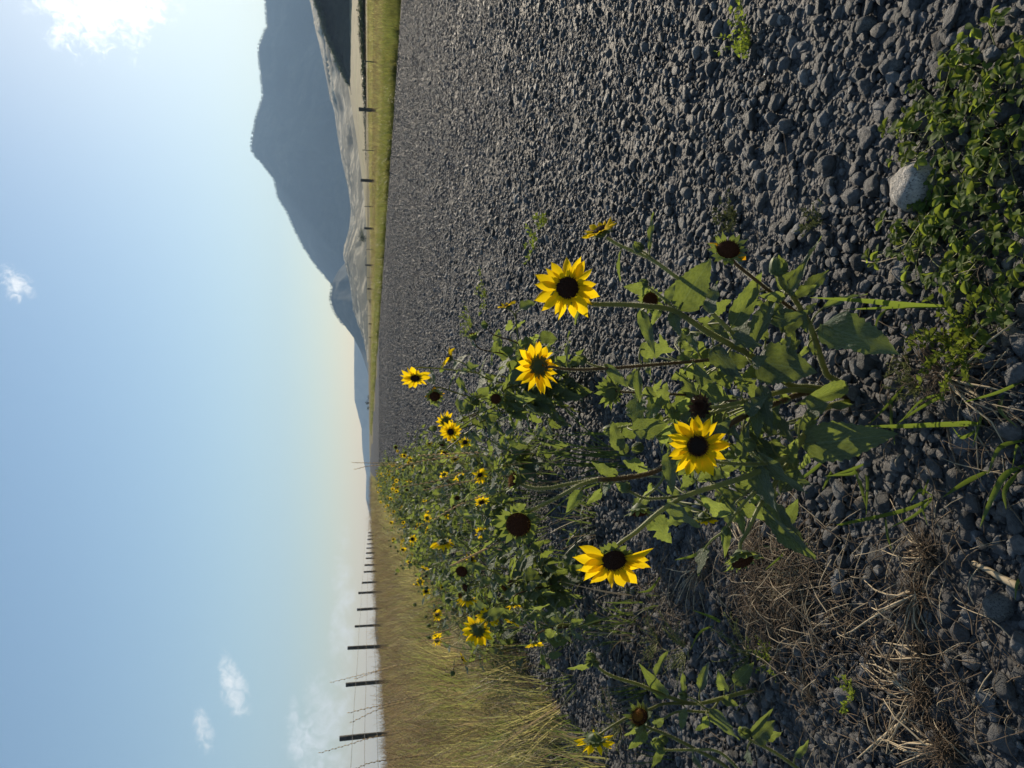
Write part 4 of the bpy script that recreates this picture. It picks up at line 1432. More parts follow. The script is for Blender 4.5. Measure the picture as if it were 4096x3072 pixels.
    # the leaves one can tell apart: base, tip, full width in pixels, depth at base and tip, how it faces the viewer, kind
    LF = [((3297, 1302), (3602, 1404), 185, 0.95, 0.86, (0.25, -0.1, 1.0), 'big'), ((3222, 1776), (3588, 1742), 165, 0.94, 0.85, (0.2, 0.05, 1.0), 'big'),
          ((3034, 1446), (3266, 1486), 165, 0.93, 0.87, (0.3, 0, 1), 'big'), ((3100, 1196), (2988, 1383), 74, 0.915, 0.88, (-0.5, -0.4, 0.6), 'lance'),
          ((2933, 1299), (3058, 1086), 95, 0.915, 0.90, (-0.2, -0.2, 0.9), 'ovate'), ((2716, 1232), (2846, 1030), 130, 0.90, 0.88, (-0.3, 0.2, 0.9), 'big'),
          ((2838, 1250), (2852, 1128), 88, 0.91, 0.89, (-0.8, -0.2, 0.5), 'ovate'), ((3172, 1176), (3270, 934), 48, 0.92, 0.90, (-0.5, -0.5, 0.6), 'lance'),
          ((3205, 1182), (3315, 1080), 78, 0.92, 0.90, (-0.6, -0.2, 0.6), 'ovate'), ((3286, 1236), (3472, 1158), 46, 0.95, 0.93, (-0.3, -0.5, 0.7), 'lance'),
          ((2849, 1397), (2973, 1530), 92, 0.92, 0.89, (-0.6, 0.1, 0.7), 'ovate'), ((2781, 1456), (2853, 1583), 60, 0.95, 0.93, (-0.7, 0.2, 0.6), 'lance'),
          ((3046, 1548), (3078, 1720), 78, 0.92, 0.88, (-0.5, -0.4, 0.7), 'ovate'), ((3032, 1594), (3022, 1752), 82, 0.92, 0.89, (-0.2, 0.3, 0.9), 'ovate'),
          ((3109, 1669), (3183, 1786), 72, 0.92, 0.89, (-0.7, 0, 0.6), 'ovate'), ((3036, 1818), (3206, 1990), 92, 0.88, 0.84, (-0.7, 0.35, 0.55), 'ovate'),
          ((3022, 1876), (3102, 2052), 105, 0.88, 0.84, (-0.4, 0.3, 0.8), 'ovate'), ((3051, 2026), (3250, 2262), 76, 0.87, 0.85, (-0.6, 0.4, 0.6), 'lance'),
          ((3109, 2021), (3214, 2188), 44, 0.88, 0.86, (-0.7, 0.3, 0.5), 'lance'), ((3394, 1543), (3221, 1598), 78, 0.97, 0.92, (-0.5, 0, 0.8), 'lance'),
          ((2675, 1818), (2692, 1980), 72, 0.89, 0.86, (-0.3, -0.2, 0.9), 'ovate'), ((2670, 2016), (2802, 2129), 76, 0.86, 0.84, (-0.5, 0.3, 0.8), 'ovate'),
          ((2911, 2059), (2801, 1990), 76, 0.87, 0.86, (-0.3, 0.3, 0.8), 'young'), ((2607, 2074), (2690, 2167), 104, 0.90, 0.88, (-0.1, 0, 1), 'lobed'),
          ((2820, 2194), (2786, 2293), 64, 0.88, 0.86, (-0.6, 0.2, 0.7), 'lobed'), ((2906, 2107), (2897, 2230), 46, 0.865, 0.85, (-0.2, -0.1, 0.9), 'young'),
          ((2954, 2054), (2976, 2138), 40, 0.88, 0.86, (0, -0.2, 0.9), 'young'), ((3027, 1871), (2866, 1846), 50, 0.88, 0.88, (-0.6, 0.4, 0.5), 'lance'),
          ((2588, 1157), (2497, 1146), 58, 0.89, 0.89, (0.1, 0.3, 0.9), 'young'), ((2564, 1248), (2622, 1422), 56, 0.885, 0.86, (-0.3, -0.5, 0.8), 'ovate'),
          ((2270, 1472), (2265, 1324), 24, 0.955, 0.95, (-0.6, 0.1, 0.4), 'lance'), ((2333, 1215), (2291, 1294), 16, 0.86, 0.86, (-0.6, 0, 0.5), 'lance'),
          ((2420, 1456), (2503, 1549), 46, 0.955, 0.93, (-0.6, -0.3, 0.7), 'lance'), ((2554, 1475), (2550, 1602), 38, 0.96, 0.94, (-0.5, -0.4, 0.7), 'lance'),
          ((2598, 1003), (2607, 842), 26, 0.93, 0.93, (-0.5, -0.2, 0.7), 'lance'), ((2485, 998), (2468, 1120), 10, 0.94, 0.93, (-0.6, 0, 0.4), 'lance'),
          ((2465, 1900), (2368, 1862), 62, 0.885, 0.88, (-0.6, 0.2, 0.7), 'ovate'), ((2440, 1930), (2416, 1986), 62, 0.88, 0.86, (-0.5, 0.3, 0.8), 'ovate'), ((2406, 1962), (2350, 2016), 42, 0.89, 0.88, (0, 0.3, 0.9), 'young'),
          ((2326, 1960), (2266, 2038), 48, 0.89, 0.87, (-0.5, 0.4, 0.7), 'lance'), ((2636, 1590), (2578, 1708), 72, 0.97, 0.95, (-0.4, -0.2, 0.8), 'ovate'),
          ((2680, 1659), (2660, 1565), 40, 0.97, 0.96, (-0.3, 0.2, 0.8), 'ovate'), ((2766, 1611), (2682, 1647), 66, 0.96, 0.96, (0.2, 0, 1), 'young'),
          ((2508, 1958), (2464, 1928), 48, 0.88, 0.88, (0, 0.2, 0.9), 'young'), ((2560, 1866), (2494, 1846), 62, 0.95, 0.95, (0.1, 0, 1), 'lobed'), ((2575, 1900), (2540, 1830), 58, 0.97, 0.97, (0.1, 0, 1), 'lobed'),
          ((3237, 1812), (3201, 1881), 44, 0.95, 0.93, (0.2, 0.2, 0.9), 'young'), ((3322, 1625), (3414, 1619), 36, 0.97, 0.95, (-0.4, 0, 0.8), 'lance'),
          ((3036, 1475), (2969, 1507), 62, 0.95, 0.95, (0.1, -0.1, 1), 'young'), ((2846, 1250), (2935, 1194), 60, 0.94, 0.94, (0.1, 0.1, 1), 'lobed'), ((2860, 1300), (2788, 1275), 64, 0.97, 0.98, (0, 0, 1), 'lobed'),
          ((2790, 1370), (2810, 1440), 60, 0.98, 0.99, (0, 0, 1), 'lobed'), ((2760, 1330), (2790, 1415), 48, 0.93, 0.91, (-0.6, -0.2, 0.7), 'ovate'), ((2740, 1490), (2690, 1520), 56, 1.0, 1.0, (0, 0, 1), 'lobed'),
          ((2870, 1490), (2920, 1560), 60, 0.98, 0.97, (-0.3, 0.2, 0.9), 'ovate'), ((2730, 1450), (2770, 1380), 46, 0.97, 0.97, (-0.2, 0, 1), 'young'), ((3060, 1230), (3010, 1190), 34, 0.92, 0.91, (-0.6, 0.3, 0.6), 'lance'),
          ((3150, 1300), (3175, 1365), 40, 0.93, 0.92, (-0.6, 0.2, 0.6), 'lance'), ((3140, 1360), (3110, 1430), 44, 0.94, 0.92, (-0.2, 0.3, 0.9), 'young'), ((3230, 1390), (3190, 1430), 30, 0.96, 0.95, (0, 0, 1), 'young'),
          ((3260, 1420), (3240, 1330), 34, 0.98, 0.97, (-0.6, 0, 0.6), 'lance'), ((2960, 1840), (2990, 1700), 60, 0.92, 0.9, (-0.5, 0.2, 0.8), 'lance'), ((2900, 1680), (2960, 1760), 66, 0.93, 0.91, (-0.6, 0.1, 0.7), 'ovate'),
          ((2850, 1870), (2800, 1930), 62, 0.92, 0.92, (0.1, 0.1, 1), 'lobed'), ((2760, 1900), (2730, 1960), 54, 0.93, 0.92, (0, 0.1, 1), 'lobed'), ((2900, 1990), (2940, 2060), 50, 0.92, 0.91, (-0.3, 0.1, 0.9), 'ovate'),
          ((3060, 1960), (3010, 2010), 48, 0.92, 0.91, (0.2, 0, 0.9), 'young'), ((3180, 1880), (3210, 1960), 54, 0.93, 0.91, (0.2, 0.1, 0.9), 'lobed'), ((3150, 1610), (3120, 1560), 40, 0.96, 0.96, (0, 0, 1), 'young')]
    # curled pale leaves round the bud at the upper right
    LF += [((3150, 1165), (3090, 1060), 40, 0.91, 0.90, (-0.5, 0.3, 0.7), 'lance'), ((3160, 1180), (3215, 1050), 54, 0.91, 0.89, (-0.6, -0.3, 0.6), 'ovate'), ((3140, 1190), (3050, 1180), 46, 0.91, 0.90, (-0.6, 0, 0.7), 'lance'),
           ((3175, 1185), (3265, 1140), 44, 0.92, 0.90, (-0.5, 0, 0.8), 'lance'), ((3120, 1215), (3070, 1290), 50, 0.92, 0.90, (-0.5, 0.1, 0.8), 'ovate'), ((3190, 1230), (3225, 1330), 48, 0.94, 0.92, (-0.4, 0.2, 0.8), 'lance'),
           ((3030, 1150), (2985, 1225), 38, 0.90, 0.89, (-0.4, 0.3, 0.8), 'lance'), ((3215, 1260), (3260, 1215), 40, 0.95, 0.93, (-0.6, 0, 0.6), 'lance'), ((2690, 1250), (2720, 1345), 58, 0.89, 0.87, (-0.4, -0.2, 0.8), 'ovate'),
           ((2660, 1215), (2700, 1130), 44, 0.88, 0.87, (-0.5, 0.2, 0.7), 'lance'), ((2640, 1235), (2600, 1300), 36, 0.88, 0.87, (-0.3, 0, 0.9), 'young'), ((3180, 1700), (3270, 1690), 56, 0.94, 0.92, (-0.6, 0, 0.7), 'lance'),
           ((3130, 1880), (3240, 1950), 60, 0.92, 0.89, (-0.5, 0.3, 0.7), 'ovate')]
    rnd = random.Random(5)
    for i, (b, t, wd, yb, yt, nv, kd) in enumerate(LF):
        leaf(root, P(b[0], b[1], yb), P(t[0], t[1], yt), wd * (yb + yt) / 2 / FPX, view_dir(*nv), kd, i * 3 + 1, stems=S)
    # smaller leaves that fill the plant's middle and far side
    for i in range(120):
        px, py = rnd.gauss(2800, 170), rnd.gauss(1680, 230)
        if not (2480 < px < 3230 and 1290 < py < 2130): continue
        Y = rnd.uniform(0.95, 1.10)
        b = P(px, py, Y)
        if b.z < 0.03: continue
        ln = rnd.uniform(0.022, 0.050)
        a = rnd.uniform(0, 6.28)
        t = b + (UPV * math.cos(a) * -0.6 + RGT * math.sin(a) - FWD * rnd.uniform(-0.4, 0.5)).normalized() * ln
        leaf(root, b, t, ln * rnd.uniform(0.42, 0.75), view_dir(rnd.gauss(-0.4, 0.45), rnd.gauss(0, 0.4), 0.8), rnd.choice(['young', 'lobed', 'ovate', 'lobed']), rnd.randrange(100), stems=S)
    for i in range(46):
        px, py = rnd.gauss(2990, 120), rnd.gauss(1620, 270)
        if not (2700 < px < 3260 and 1150 < py < 2150): continue
        b = P(px, py, rnd.uniform(0.90, 0.97))
        ln = rnd.uniform(0.026, 0.05)
        t = b + (UPV * rnd.uniform(-0.9, 0.1) + RGT * rnd.gauss(0, 0.8) - FWD * rnd.uniform(0.1, 0.8)).normalized() * ln
        leaf(root, b, t, ln * rnd.uniform(0.45, 0.75), view_dir(rnd.gauss(-0.5, 0.3), rnd.gauss(0, 0.4), 0.7), rnd.choice(['ovate', 'lance', 'ovate', 'young']), rnd.randrange(100), stems=S)
    return root


MAIN = main_plant()


# ------------------------------------------------------------------ a sunflower with heads set out by hand, stems found from them
def grown_plant(base, heads, label, seed, leaf_size=0.06, step=0.05, extra=0, trunk_h=0.5, joined=False, hairs=0, lean=None):
    rnd = random.Random(seed)
    base = Vector((base.x, base.y, ground_z(base.x, base.y)))
    root = empty('sunflower_plant', base, label, 'sunflower', 'wild sunflowers at the road edge')
    ctr = sum((h[0] for h in heads), Vector()) / len(heads)
    top = base.lerp(ctr, trunk_h)
    main = stem(root, [base - Vector((0, 0, 0.02)), base.lerp(top, 0.5) + Vector((rnd.gauss(0, .01), rnd.gauss(0, .01), 0)), top], 0.0065, 0.0042, False, hairs, seed)
    S = [main]
    auto_leaves(root, main, 0.15, 1.0, step * 0.8, leaf_size * 1.2, seed + 500, lite=joined)
    for i, (p, nrm, rp, rd, kind, npet, tilt) in enumerate(heads):
        f = rnd.uniform(0.25, 1.0)
        st_ = main[int(f * (len(main) - 1))]
        n = nrm.normalized()
        back = p - n * rd * 0.9
        mid = st_.lerp(back, 0.55) + Vector((rnd.gauss(0, .02), rnd.gauss(0, .02), 0.015))
        arrive = back - n * rd * 2.2 + Vector((0, 0, -0.012))
        pth = stem(root, [st_, mid, arrive, back], 0.0034, 0.0018, rnd.random() < 0.3, hairs, seed * 7 + i)
        S.append(pth)
        auto_leaves(root, pth, 0.12, 0.92, step, leaf_size, seed * 31 + i, lite=joined)
        head(root, p, n, rp, rd, kind, seed * 13 + i, npet, tilt, joined)
    for i in range(extra):
        f = rnd.uniform(0.1, 1.0)
        st_ = main[int(f * (len(main) - 1))]
        e = st_ + Vector((rnd.gauss(0, .12), rnd.gauss(0, .12), rnd.uniform(0.02, 0.14)))
        if e.z < 0.05: e.z = 0.06
        pth = stem(root, [st_, st_.lerp(e, 0.5) + Vector((0, 0, 0.02)), e], 0.0028, 0.0014, False, 0, 1)
        auto_leaves(root, pth, 0.1, 1.0, step * 0.8, leaf_size, seed * 77 + i, lite=joined)
    return root


def H(px, py, Y, kind, rpx, rdpx, nv, npet=13, tilt=0.0):
    return (P(px, py, Y), view_dir(*nv), rpx * Y / FPX, rdpx * Y / FPX, kind, npet, tilt)


# right hand one of the two behind, over the gravel
grown_plant(G(2335, 1545), [
    H(1660, 1512, 2.15, 'bloom', 64, 19, (0.05, 0.7, 0.65), 14, 0.1), H(1739, 1585, 2.1, 'spent', 46, 22, (0.1, 0.5, 0.8), 4, -0.5), H(1796, 1432, 2.15, 'bloom', 48, 17, (-0.6, -0.3, 0.2), 9, 0.3),
    H(1892, 1345, 2.2, 'orange', 0, 18, (-0.3, -0.9, 0.1), 0), H(2028, 1224, 2.2, 'bloom', 42, 15, (-0.35, -0.85, 0.2), 12, 0.3), H(1940, 1303, 2.25, 'bud', 0, 14, (-0.5, -0.8, 0.1)),
    H(1783, 1690, 2.25, 'bloom', 48, 19, (-0.5, 0.1, -0.6), 14, 0.1), H(1803, 1727, 2.15, 'bloom', 46, 14, (-0.1, 0.2, 0.9), 17, 0.0), H(1983, 1595, 2.1, 'spent', 0, 22, (-0.1, 0.2, 0.9), 0),
    H(1900, 1600, 2.2, 'spent', 0, 20, (-0.4, 0.1, -0.6), 0), H(1878, 1628, 2.15, 'bud', 0, 17, (-0.2, 0.6, 0.3)), H(1737, 1713, 2.3, 'bud', 0, 12, (-0.8, 0, 0.2)), H(1767, 1775, 2.2, 'spent', 0, 16, (-0.3, 0.7, 0.2), 0),
    H(1780, 1811, 2.3, 'bloom', 26, 13, (-0.3, 0.6, 0.3), 8, 0.3)],
    'leafy wild sunflower behind the large one with its topmost bloom drooping over the gravel', 41, 0.078, 0.036, extra=14)
# left hand one behind
grown_plant(G(2330, 2330), [
    H(1772, 2170, 2.3, 'bloom', 54, 17, (0.05, 0.85, -0.2), 16, 0.5), H(1847, 2285, 2.1, 'spent', 0, 24, (-0.2, 0.25, 0.9), 0), H(1862, 2350, 2.15, 'spent', 0, 17, (-0.5, 0.2, 0.5), 0),
    H(1871, 2395, 2.15, 'bloom', 48, 18, (0.0, 0.9, -0.1), 13, 0.6), H(1848, 2385, 2.25, 'orange', 0, 17, (-0.5, 0.3, 0.5), 0), H(1793, 2402, 2.3, 'bud', 0, 12, (-0.9, 0.1, 0)),
    H(1910, 2522, 1.95, 'bloom', 68, 22, (-0.15, 0.6, -0.6), 16, 0.2), H(1953, 2470, 2.05, 'bloom', 58, 19, (-0.2, 0.75, -0.35), 13, 0.35), H(2000, 2520, 2.0, 'spent', 0, 20, (0.1, 0.95, 0.1), 0),
    H(2018, 2350, 2.1, 'orange', 0, 13, (-0.5, 0.3, 0.5), 0), H(2050, 2335, 2.15, 'dry', 0, 13, (-0.5, 0.1, 0.5), 0), H(2053, 2420, 2.0, 'bloom', 38, 13, (0.1, 0.85, 0.25), 9, 0.5), H(2050, 2487, 1.95, 'bloom', 36, 12, (-0.3, 0.7, 0.2), 9, 0.4),
    H(1882, 2235, 2.35, 'bloom', 28, 13, (-0.4, 0.2, 0.6), 7, 0.2), H(2015, 2240, 2.3, 'bud', 0, 14, (-0.5, 0.1, 0.4))],
    'bushy wild sunflower at the left edge of the tall grass with several blooms facing away', 43, 0.074, 0.038, extra=14)
grown_plant(G(2400, 2480), [
    H(2138, 2573, 1.75, 'bloom', 40, 12, (0.1, 0.9, 0.2), 10, 0.55), H(2232, 2545, 1.7, 'bud', 0, 15, (0.3, 0.7, 0.4)), H(2110, 2470, 1.9, 'bud', 0, 12, (-0.5, 0.5, 0.2))],
    'thin low sunflower with one small nodding bloom beside the tall dry grass', 44, 0.042, 0.05, extra=3)
# the one at the lower left, partly outside the frame
def left_plant():
    base = G(3025, 2757); base.z = ground_z(base.x, base.y)
    root = empty('sunflower_plant', base, 'sprawling young sunflower at the left edge with a shrivelled orange head', 'sunflower', 'wild sunflowers at the road edge')
    S = []
    def st(lst, r0, r1, red=False):
        p = stem(root, PX(lst), r0, r1, red, 4500, 90 + len(S)); S.append(p); return p
    Y = base.y
    st([(3040, 2757, Y), (2962, 2773, Y - 0.03), (2883, 2794, Y - 0.05), (2778, 2815, Y - 0.08), (2662, 2783, Y - 0.10), (2560, 2740, Y - 0.12), (2463, 2710, Y - 0.14), (2405, 2680, Y - 0.15), (2372, 2645, Y - 0.15)], 0.0052, 0.0024)
    st([(2778, 2815, Y - 0.08), (2662, 2815, Y - 0.11), (2600, 2836, Y - 0.13), (2515, 2867, Y - 0.15), (2440, 2910, Y - 0.17), (2392, 2942, Y - 0.17)], 0.0034, 0.0020)
    st([(3010, 3200, Y - 0.2), (2909, 3072, Y - 0.2), (2794, 3004, Y - 0.21), (2673, 2941, Y - 0.22), (2589, 2909, Y - 0.23), (2576, 2890, Y - 0.23)], 0.0042, 0.0022)
    st([(3198, 3080, Y - 0.25), (3100, 3010, Y - 0.25), (3004, 2962, Y - 0.25), (2990, 2945, Y - 0.25)], 0.0036, 0.002)
    st([(2880, 2795, Y - 0.05), (2840, 2840, Y - 0.07), (2780, 2800, Y - 0.1), (2740, 2785, Y - 0.1)], 0.0026, 0.0014)
    st([(3000, 3130, Y - 0.24), (2880, 3010, Y - 0.23), (2760, 3000, Y - 0.22), (2660, 3000, Y - 0.22), (2640, 2985, Y - 0.22)], 0.003, 0.0016)
    st([(2850, 2850, Y - 0.06), (2700, 2850, Y - 0.1), (2590, 2935, Y - 0.13)], 0.003, 0.002)
    head(root, P(2378, 2962, Y - 0.175), view_dir(0.0, 0.86, -0.15), 84 * 1.15 / FPX, 32 * 1.15 / FPX, 'bloom', 61, 11, 0.35, label='small drooping flower head with thin petals')
    head(root, P(2560, 2868, Y - 0.235), view_dir(-0.55, -0.6, 0.5), 0, 36 * 1.1 / FPX, 'orange', 62, 0)
    for i, (px, py, d, r) in enumerate([(2366, 2630, 0.15, 18), (2385, 2655, 0.15, 14), (2355, 2650, 0.15, 13), (2980, 2932, 0.25, 22), (2735, 2783, 0.1, 18), (2633, 2975, 0.22, 22), (2655, 2960, 0.22, 17)]):
        head(root, P(px, py, Y - d), view_dir(-0.7, -0.5, 0.3), 0, r * 1.15 / FPX, 'bud', 64 + i)
    for i, (b, t, wd, d, nv, kd) in enumerate([((2662, 2783), (2563, 2678), 58, 0.1, (-0.3, -0.2, 0.9), 'ovate'), ((2620, 2720), (2657, 2602), 26, 0.12, (-0.6, -0.2, 0.5), 'lance'), ((2846, 2841), (2953, 2964), 72, 0.08, (-0.4, 0.2, 0.8), 'ovate'),
            ((2578, 2915), (2524, 3006), 66, 0.24, (-0.1, 0.2, 0.9), 'ovate'), ((2560, 2895), (2505, 2950), 50, 0.23, (0, 0.3, 0.9), 'young'), ((2620, 2900), (2655, 2870), 44, 0.22, (-0.2, 0, 1), 'ovate'), ((2941, 2731), (3020, 2662), 70, 0.03, (-0.2, 0, 0.9), 'ovate'),
            ((2900, 2760), (2870, 2690), 50, 0.05, (-0.4, 0.1, 0.8), 'ovate'), ((2800, 2760), (2830, 2655), 46, 0.08, (-0.4, -0.3, 0.8), 'lance'), ((2740, 2770), (2725, 2695), 24, 0.1, (-0.4, 0.1, 0.7), 'lance'), ((2370, 2650), (2280, 2690), 34, 0.15, (-0.2, 0.3, 0.8), 'lobed'),
            ((2740, 2830), (2720, 2920), 40, 0.1, (-0.5, 0.2, 0.7), 'lance'), ((2830, 2870), (2790, 2930), 52, 0.09, (-0.2, 0.2, 0.9), 'ovate'), ((2990, 2950), (3092, 2835), 30, 0.25, (-0.5, 0, 0.7), 'lance'), ((3020, 2960), (3100, 2880), 84, 0.25, (-0.6, -0.2, 0.7), 'ovate'),
            ((3050, 2950), (3130, 2930), 60, 0.24, (0.2, 0.1, 0.9), 'young'), ((2990, 3000), (3000, 3060), 40, 0.25, (-0.6, 0.1, 0.6), 'lance'), ((2650, 2985), (2615, 3072), 44, 0.22, (-0.1, 0.2, 0.9), 'ovate'), ((2770, 3010), (2810, 3080), 34, 0.22, (-0.6, 0.2, 0.6), 'lance'),
            ((3180, 3030), (3235, 2970), 36, 0.25, (-0.3, 0.1, 0.8), 'lance'), ((2890, 2790), (2950, 2830), 48, 0.05, (-0.3, 0.2, 0.9), 'young')]):
        leaf(root, P(b[0], b[1], Y - d), P(t[0], t[1], Y - d - 0.02), wd * (Y - d) / FPX, view_dir(*nv), kd, 200 + i, stems=S)
    return root


left_plant()


# ------------------------------------------------------------------ the row that runs on beside the road
def row_plant(base, hgt, seed, label):
    rnd = random.Random(seed)
    heads = []
    for k in range(rnd.choice((3, 4, 5))):
        a = rnd.uniform(0, 6.28); q = rnd.uniform(0.05, 0.22)
        p = base + Vector((q * math.cos(a), q * math.sin(a), hgt * rnd.uniform(0.65, 1.08)))
        kind = rnd.choice(('bloom', 'spent', 'spent', 'bud', 'bud'))
        n = Vector((rnd.gauss(-0.1, .6), rnd.gauss(-0.35, .5), rnd.uniform(-0.1, 0.7)))
        heads.append((p, n, 0.035 * rnd.uniform(0.8, 1.15), 0.0115, kind, 12 if kind == 'bloom' else 0, rnd.uniform(-0.3, 0.3)))
    return grown_plant(base, heads, label, seed, 0.072, 0.034, 9, 0.5, joined=True)


def dup(root, loc, rz, sc, label):
    r = root.copy(); COL.objects.link(r)
    r.location = loc; r.rotation_euler = (0, 0, rz); r.scale = (sc, sc, sc); r['label'] = label
    for ch in list(root.children):
        c = ch.copy(); COL.objects.link(c); c.parent = r
        for g in ch.children:
            d = g.copy(); COL.objects.link(d); d.parent = c
    return r


def merged(root, name):
    """one mesh of a whole plant, for plants too far off to show their parts"""
    mats, vs, fs, mi = [], [], [], []
    def add(o, m_):
        me = o.data
        idx = []
        for mm in me.materials:
            if mm not in mats: mats.append(mm)
            idx.append(mats.index(mm))
        b = len(vs)
        vs.extend([tuple(m_ @ v.co) for v in me.vertices])
        for p in me.polygons:
            fs.append(tuple(b + i for i in p.vertices)); mi.append(idx[p.material_index])
    for ch in root.children:
        add(ch, ch.matrix_basis)
        for g in ch.children:
            add(g, ch.matrix_basis @ g.matrix_basis)
    me = bpy.data.meshes.new(name)
    me.from_pydata(vs, [], fs)
    for mm in mats: me.materials.append(mm)
    me.polygons.foreach_set('material_index', mi)
    me.polygons.foreach_set('use_smooth', [True] * len(fs))
    return me


def build_row():
    rnd = random.Random(77)
    def side(t):
        return 'on its gravel side' if t > -0.12 else ('on its tall grass side' if t < -0.6 else 'along its middle')
    def lab_near(t, s):
        return 'leafy wild sunflower in the %s part of the roadside row, %s' % ('nearer' if s < 6 else 'middle', side(t))
    def lab_far(t, s):
        return '%s sunflower plant far down the roadside row, %s' % ('small' if s < 16 else 'tiny distant' if s < 26 else 'barely visible', side(t))
    protos = []
    # nearest first; these stand apart behind the two bushy plants
    spots = []
    s = 3.0
    while s < 9.5:
        spots.append((rnd.uniform(-0.95, 0.25) - 0.02 * (s - 3), s, rnd.uniform(0.8, 1.15)))
        s += rnd.uniform(0.13, 0.26)
    for i, (t, s_, sc) in enumerate(spots):
        p = road_pt(t, s_); p.z = ground_z(p.x, p.y)
        if i < 5:
            protos.append(row_plant(p, rnd.uniform(0.36, 0.46), 300 + i, lab_near(t, s_)))
        else:
            dup(protos[i % 5], p, rnd.uniform(0, 6.28), sc, lab_near(t, s_))
    meshes = [merged(q, 'sunflower_plant') for q in protos]
    s = 9.6
    while s < 42:
        t = rnd.uniform(-1.1, 0.25)
        p = road_pt(t, s); p.z = ground_z(p.x, p.y)
        o = link('sunflower_plant', meshes[rnd.randrange(5)])
        o.location = p; o.rotation_euler = (0, 0, rnd.uniform(0, 6.28)); q = rnd.uniform(0.8, 1.2); o.scale = (q, q, q)
        tag(o, lab_far(t, s), 'sunflower', 'wild sunflowers at the road edge')
        s += rnd.uniform(0.12, 0.3) * (1 + (s - 9) * 0.06)


build_row()
grass_field('roadside_grass', LOW, 6, [(-1.3, 0.15, 1.75, 4.0, 17, 0.5, 1.2), (-1.2, 0.1, 4.0, 10, 26, 0.7, 1.5), (-1.2, 0.1, 10, 40, 9, 0.9, 1.6), (-1.15, -0.45, 0.9, 1.9, 16, 0.3, 0.8)])
# ------------------------------------------------------------------ small plants, straw and rocks near the viewer
def oval_leaf(seed):
    r = random.Random(seed)
    vs, fs = [], []
    rows, cols = 6, 4
    fold, curl = r.uniform(0.1, 0.5), r.uniform(-0.1, 0.35)
    notch = r.uniform(0.0, 0.08)
    for i in range(rows + 1):
        u = i / rows
        hw = 0.5 * math.sin(math.pi * (0.03 + 0.94 * u ** 1.25)) ** 0.75
        for j in range(cols + 1):
            q = -1 + 2 * j / cols
            x = q * hw
            vs.append((x, u - notch * (1 - abs(q)) * (u > 0.95), fold * abs(x) - curl * u * u + 0.03 * math.sin(5 * u + q * 2)))
    k = cols + 1
    for i in range(rows):
        for j in range(cols):
            fs.append((i * k + j, i * k + j + 1, (i + 1) * k + j + 1, (i + 1) * k + j))
    me = bpy.data.meshes.new('leaf')
    me.from_pydata(vs, [], fs)
    me.polygons.foreach_set('use_smooth', [True] * len(fs))
    me.materials.append(M['clover'])
    return me


OVAL = [oval_leaf(i) for i in range(6)]


def place_leaf(root, me, b, y, nrm, L, W):
    x = y.cross(nrm)
    if x.length < 1e-3: x = y.orthogonal()
    x.normalize(); z = x.cross(y)
    o = link('leaf', me, root)
    m_ = Matrix.Identity(4)
    m_.col[0][:3] = x * W; m_.col[1][:3] = y * L; m_.col[2][:3] = z * L; m_.col[3][:3] = b - root.location
    o.matrix_basis = m_


def clover_plant(px, py, rad, n, seed, label, lsize=0.0132, up=0.5):
    r = random.Random(seed)
    c = G(px, py); c.z = ground_z(c.x, c.y)
    root = empty('clover_plant', c, label, 'clover', 'low clover at the lower right')
    sp = Soup()
    n = n - 1
    for k in range(n):
        a = 2 * math.pi * k / n + r.uniform(-0.4, 0.4)
        L = rad * r.uniform(0.55, 1.15)
        o = Vector((math.cos(a), math.sin(a), 0))
        pts = []
        bend = r.uniform(-0.6, 0.6)
        e = r.uniform(0.2, 1.0) * up
        for i in range(7):
            f = i / 6
            d = o.copy(); d.rotate(Matrix.Rotation(bend * f, 3, 'Z'))
            pts.append(c + d * L * f + Vector((0, 0, 0.008 + L * e * (f - 0.45 * f * f))))
        sp.tube([p - c for p in pts], [0.0009 - 0.00006 * i for i in range(7)], 4, 0)
        # leaves in threes at every node and at the tip
        for i in (1, 2, 3, 4, 5, 6):
            for rep in range(1 if i < 6 else 2):
                if r.random() < 0.25 and i < 6: continue
                p = pts[i] + Vector((r.gauss(0, .003), r.gauss(0, .003), r.uniform(0, .004)))
                aa = r.uniform(0, 6.28)
                out = Vector((math.cos(aa), math.sin(aa), r.uniform(0.1, 0.9))).normalized()
                q = p + out * r.uniform(0.006, 0.02)
                sp.tube([p - c, q - c], [0.0006, 0.0005], 3, 0)
                for m_ in range(3):
                    th = aa + (m_ - 1) * 1.25 + r.gauss(0, .15)
                    y = Vector((math.cos(th), math.sin(th), r.uniform(-0.25, 0.45))).normalized()
                    nrm = (Vector((0, 0, 1)) + Vector((r.gauss(0, .3), r.gauss(0, .3) - 0.2, 0))).normalized()
                    ln = lsize * r.uniform(0.65, 1.25)
                    place_leaf(root, OVAL[r.randrange(6)], q, y, nrm, ln, ln * r.uniform(0.5, 0.72))
    link('stem', sp.mesh('stem', [M['stem']]), root)
    return root


CL = [(3790, 430, 0.075, 7, 'clover clump nearest the pale boulder at the lower right'), (3900, 420, 0.09, 8, 'clover clump below the pale boulder with upright sprigs'),
      (3740, 930, 0.08, 8, 'clover clump reaching left towards the large sunflower'), (3880, 720, 0.095, 9, 'thick clover clump in the middle of the green patch'),
      (4010, 930, 0.09, 7, 'clover clump at the bottom edge under the green patch'), (4030, 250, 0.07, 5, 'thin clover sprigs in the lower right corner'),
      (3985, 1160, 0.06, 6, 'small clover plant beside the stones at the bottom edge'), (3770, 820, 0.045, 4, 'clover sprig leaning over the pale boulder'),
      (4060, 600, 0.09, 7, 'clover clump cut by the bottom edge of the picture')]
for i, (px, py, rad, n, lb) in enumerate(CL):
    clover_plant(px, py, rad, n, 900 + i, lb)


